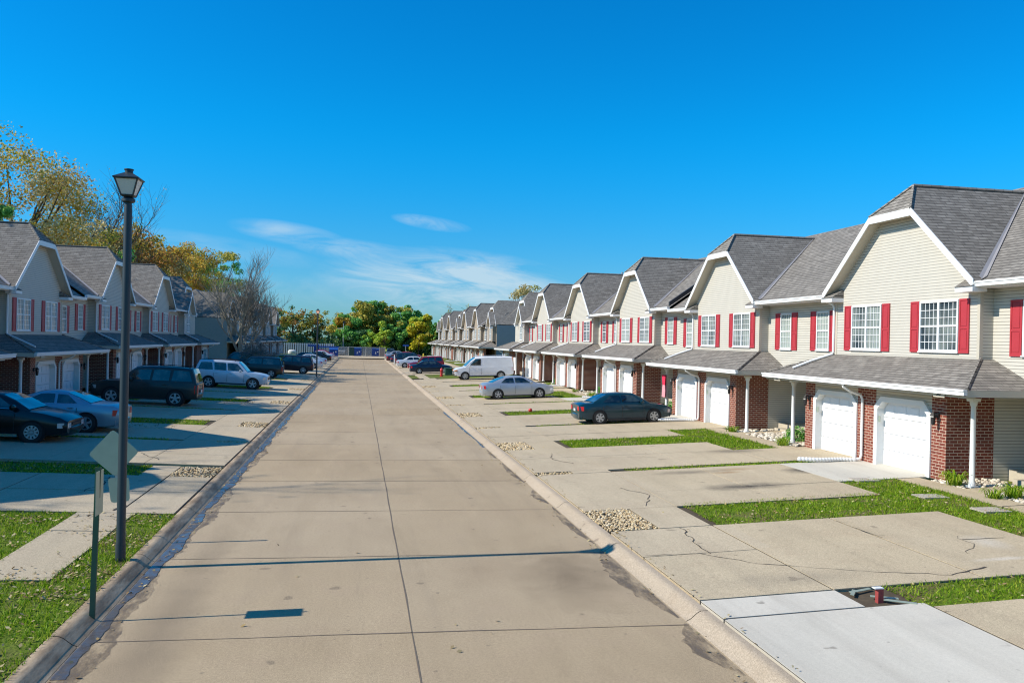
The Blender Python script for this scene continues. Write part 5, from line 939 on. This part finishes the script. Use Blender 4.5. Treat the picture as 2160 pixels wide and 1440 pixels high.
# diamond warning sign seen from behind, with a smaller bent plate below
s2 = empty('warning_sign', (-3.83, 14.95, .12)); tag(s2, 'leaning diamond road sign seen from behind with a smaller plate below', 'road sign')
m = MB(); uchannel(m, 0, 0, -.1, 1.80, -.24); m.build('post', 'steel', s2)
def plate(parent, pts, name, mat, cx, cz, lean):            # rounded plate, 4 mm thick
    out = []; n = len(pts)
    for i in range(n):
        p0, p1, p2 = Vector(pts[i-1]), Vector(pts[i]), Vector(pts[(i+1) % n]); a = p1.lerp(p0, min(.4, .05/(p1-p0).length)); c = p1.lerp(p2, min(.4, .05/(p1-p2).length))
        for t in (0, .5, 1): q = a.lerp(p1, t).lerp(p1.lerp(c, t), t); out.append(q)
    L = MB(); L.prism([(cx+q.x*math.cos(lean)-q.y*math.sin(lean), -.012, cz+q.x*math.sin(lean)+q.y*math.cos(lean)) for q in out], (0, -.004, 0)); o = L.build(name, mat, parent)
    return o
pl = plate(s2, [(0, -.40), (.40, 0), (0, .40), (-.40, 0)], 'sign_plate', 'alu', -.20, 1.44, .06); plate(s2, [(-.15, -.21), (.15, -.21), (.17, .19), (-.17, .21)], 'lower_plate', 'alu', -.10, .82, .10)
rib = MB().box(-.23, -.21, -.0115, -.004, 1.10, 1.80); rib.build('rivet_strip', 'steel', pl)
# right side bits
u = empty('utility_marker', (6.95, 9.98, gz(6.95))); tag(u, 'short brick red marker post with a white cap in the muddy bed', 'marker post'); MB().box(-.04, .04, -.035, .035, -.05, .17).build('post', 'brickred', u); MB().box(-.09, .041, -.04, .04, .171, .184).build('cap', 'white', u)
deb = MB(); 
for (x, y, a, l) in ((6.75, 10.3, .3, .4), (6.9, 10.1, -.5, .35), (6.72, 10.2, .9, .25), (6.98, 9.93, -.6, .4)): deb.prism([(x, y, gz(x)+.02), (x+l*math.cos(a), y+l*math.sin(a), gz(x)+.025), (x+l*math.cos(a)-.05*math.sin(a), y+l*math.sin(a)+.05*math.cos(a), gz(x)+.03), (x-.05*math.sin(a), y+.05*math.cos(a), gz(x)+.025)], (0, 0, .008))
tag(deb.build('broken_plastic', 'alu'), 'scraps of broken grey plastic in the muddy bed beside the red marker', 'debris')
h = empty('fire_hydrant', (7.5, 75.3, gz(7.5))); tag(h, 'red fire hydrant on the grass right of the street', 'fire hydrant'); MB().lathe([(.16, -.02), (.16, .05), (.11, .06), (.11, .48), (.15, .50), (.15, .55)], 12).build('barrel', 'hydrant', h, 40); MB().lathe([(.14, .55), (.12, .66), (.06, .73), (.03, .74), (.03, .79), (0, .79)], 12).build('bonnet', 'hydrant', h, 40)
for s in (-1, 1): MB().lathe([(.06, s*.10), (.06, s*.19), (.0, s*.19)], 8, (0, 0, .42), 'y').build('nozzle_cap', 'hydrant', h, 40)
b = empty('utility_box', (8.45, 77.4, gz(8.4))); tag(b, 'dark green utility transformer box behind the hydrant', 'utility box'); MB().box(-.42, .42, -.38, .38, 0, .60).build('cabinet', 'boxgreen', b); MB().prism([(-.45, -.41, .601), (.45, -.41, .601), (.45, .41, .601), (-.45, .41, .601)], (0, 0, .06)).build('lid', 'boxgreen', b); MB().box(-.02, .02, -.395, -.381, .25, .4).build('latch', 'black', b)
def bollard(x, y, hh, r_, mat, lab, name='bollard'): tag(MB().lathe([(r_, -.1), (r_, hh-.04), (r_*.8, hh), (0, hh+.01)], 10).build(name, mat, None, 40, (x, y, gz(x))), lab, 'post')
bollard(4.75, 111.5, 1.25, .07, 'white', 'white marker pole beside the right kerb in front of the far cars', 'marker_pole'); bollard(10.95, 142, .75, .10, 'yellow', 'yellow bollard at the far right end of the street'); bollard(-6.35, 73.4, 1.12, .075, 'wood', 'ochre wooden post between the black wagon and the maroon wagon', 'wooden_post')
ss = empty('street_sign', (8.7, 156, .17)); tag(ss, 'blue street sign on a grey pole behind the far right cars', 'sign'); MB().lathe([(.05, 0), (.05, 2.1), (0, 2.11)], 8).build('pole', 'steel', ss); MB().box(-.55, .55, -.02, .02, 2.0, 2.32).build('sign_board', 'signblue', ss)
ball = MB().lathe([(.0, 0), (.07, .02), (.10, .09), (.07, .16), (0, .18)], 12).build('ball', 'hydrant', None, 60, (8.05, 38.2, gz(8.05))); tag(ball, 'small red ball lying on the grass strip behind the dark teal sedan', 'ball')
sh = empty('hanging_shirt', (13.72, CR[1]+3.95, 2.22)); tag(sh, 'red and pink shirt hanging from the porch by the far column of the second pair', 'shirt')
q = MB(); q.grid([[(.02*math.sin(j*1.7+z*6), (j-3)*.075*(1.0 if z > -.45 else .75), z) for j in range(7)] for z in (0, -.12, -.3, -.45)]); q.grid([[(-.05+.02*math.sin(j*1.7+z*6), (j-3)*.075*(1.0 if z > -.45 else .75), z) for j in range(7)] for z in (-.45, -.3, -.12, 0)]); q.build('body', 'redcloth', sh, 60)
q = MB(); 
for dx in (0, -.05): q.grid([[(dx+.02*math.sin(j*1.7+z*6), (j-3)*.055, z) for j in range(7)] for z in (-.45, -.7, -1.0)])
q.build('lower_cloth', 'pink', sh, 60)
pk = MB(); n = 12
pk.grid([[((1+.06*math.cos(a*6))*r_*math.cos(a), (1+.06*math.cos(a*6))*r_*math.sin(a), z) for a in [2*PI*j/36 for j in range(36)]] for r_, z in ((.02, 0), (.10, .02), (.14, .09), (.10, .16), (.02, .18))], closed=True); tag(pk.build('pumpkin', 'yellow', None, 60, (13.55, CR[1]+2.9, gz(13.5)+.02)), 'yellow pumpkin by the brick pier in front of the dark teal sedan', 'pumpkin')
for i, (x, y) in enumerate([(12.1, 18.05), (12.25, 15.9), (12.45, 14.4)]): 
    o = MB().box(-.3, .3, -.22, .22, -.02, .012).build('stepping_stone', 'stone', None, None, (x, y, gz(x)+.012)); tag(o, ['stepping stone in the grass by the pad corner, farthest of three', 'middle stepping stone in the grass left of the lily clump', 'nearest stepping stone at the right edge of the grass'][i], 'stepping stone', 'stepping stones')

# end of the street: dumpster enclosure, fences, blue board
Z0 = .17
def fence_panel(parent, x0, x1, y, z0, z1, mat, name='panel'): o = MB().box(x0, x1, y-.01, y+.01, z0, z1).build(name, mat, parent); return o
en = empty('dumpster_enclosure', (1.5, 155.2, Z0)); tag(en, 'grey pipe and chain-link enclosure round the dumpsters at the street end', 'fence')
for x in (-3.3, -.0-.15, 2.3, 3.35): MB().lathe([(.06, 0), (.06, 1.75), (0, 1.76)], 8, (x, 0, 0)).build('post', 'steel', en)
fence_panel(en, -3.2, -2.3, .02, .1, 1.6, 'dkgreen'); fence_panel(en, -.75, .95, .02, .1, 1.6, 'chain'); fence_panel(en, 2.15+.2, 3.3, .02, .1, 1.55, 'gateb', 'gate'); MB().tube([(-3.3, 0, 1.68), (3.35, 0, 1.68)], .035, 6).build('top_rail', 'steel', en); MB().tube([(-3.3, 0, .06), (3.35, 0, .06)], .03, 6).build('bottom_rail', 'steel', en)
fence_panel(en, -3.3, 3.35, 3.2, .1, 1.6, 'chain')
def dumpster(x, y, lab, open_=False, slant=False, rz=0):
    d = empty('dumpster', (x, y, Z0), rz); tag(d, lab, 'dumpster', 'blue dumpsters'); b = MB(); b.prism([(-.75, -.6, .08), (-.75, .6, .08), (-.75, .6, 1.45), (-.75, -.6, 1.15 if slant else 1.35)], (1.5, 0, 0)); b.build('body', 'blue', d)
    for s in (-.45, 0, .45): MB().box(s-.03, s+.03, -.65, -.6005, .15, 1.1).build('rib', 'blue', d)
    for s in (-1, 1): MB().box(s*.80-.05, s*.80+.05, -.35, .35, .70, .85).build('fork_sleeve', 'blue', d)
    l = MB(); l.prism([(-.76, -.66, 1.38 if not slant else 1.17), (-.76, .62, 1.48), (-.76, .62, 1.53), (-.76, -.66, 1.43 if not slant else 1.22)], (.74 if open_ else 1.52, 0, 0)); l.build('lid', 'blue', d)
    st = MB(); st.box(-.16, .14, -.656, -.651, .45, .52).box(-.08, .06, -.656, -.651, .55, .85).box(.25, .5, -.656, -.651, .75, .95); st.build('sticker', 'white', d)
dumpster(-.22, 155.9, 'blue dumpster with white stickers, left one in the enclosure'); dumpster(3.15, 156.3, 'blue dumpster with half its lid open, right one in the enclosure', True); dumpster(-4.3, 148.5, 'blue slant-topped dumpster left of the chain-link fence', False, True)
cf = empty('chain_link_fence', (-4.2, 151.5, Z0)); tag(cf, 'grey chain-link fence left of the dumpster enclosure', 'fence')
for x in (-2.9, -1.2, .6, 2.2): MB().lathe([(.05, 0), (.05, 1.75), (0, 1.76)], 8, (x, 0, 0)).build('post', 'steel', cf)
fence_panel(cf, -2.9, 2.2, 0, .1, 1.68, 'chain', 'mesh'); MB().tube([(-2.9, 0, 1.72), (2.2, 0, 1.72)], .03, 6).build('top_rail', 'steel', cf)
wf = empty('slatted_fence', (-9, 153, .3)); tag(wf, 'long white fence of upright slats behind the grass at the far left', 'fence')
sl_ = MB(); 
for i in range(24): x = -4.6+i*.39; sl_.box(x, x+.24, -.09, .02, .0, 2.1)
o_ = sl_.build('slats', 'white', wf); MB().box(-4.6, 4.6, .025, .06, 1.85, 1.95).box(-4.6, 4.6, .025, .06, .25, .35).build('rails', 'tan', wf); MB().box(-4.6, 4.6, .07, .09, 0, 2.0).build('backing', 'trimblk', wf)
bb = empty('blue_board', (-7.6, 148, Z0)); tag(bb, 'blue board with pale streak on a wide blue post before the white fence', 'sign'); MB().box(-1.15, .75, -.06, .06, 1.72, 2.12).build('board', 'signblue', bb); MB().box(-.1, .75, -.05, .05, 0, 1.71).build('post', 'blue', bb); MB().box(-.98, .45, -.068, -.061, 1.90, 1.99).build('pale_band', 'steel', bb); MB().box(.76, 4.2, -.05, .05, 1.62, 1.82).build('rail', 'signblue', bb)
tk = MB(); tk.lathe([(.45, 0), (.5, .2), (.5, .55), (.35, .72), (0, .76)], 14, (0, 0, 0)); o_ = tk.build('storage_tank', 'white', None, 40, (-11.5, 150.2, gz(-11.5)-.02)); o_.scale = (1.5, .9, 1.05); tag(o_, 'white rounded tank on the grass before the slatted fence', 'tank')
tag(MB().box(-14, 14, -.1, .1, -.1, .30).build('kerb_wall', 'kerb', None, None, (0, 168, .05)), 'low pale concrete edging at the back of the lot below the trees', 'edging')
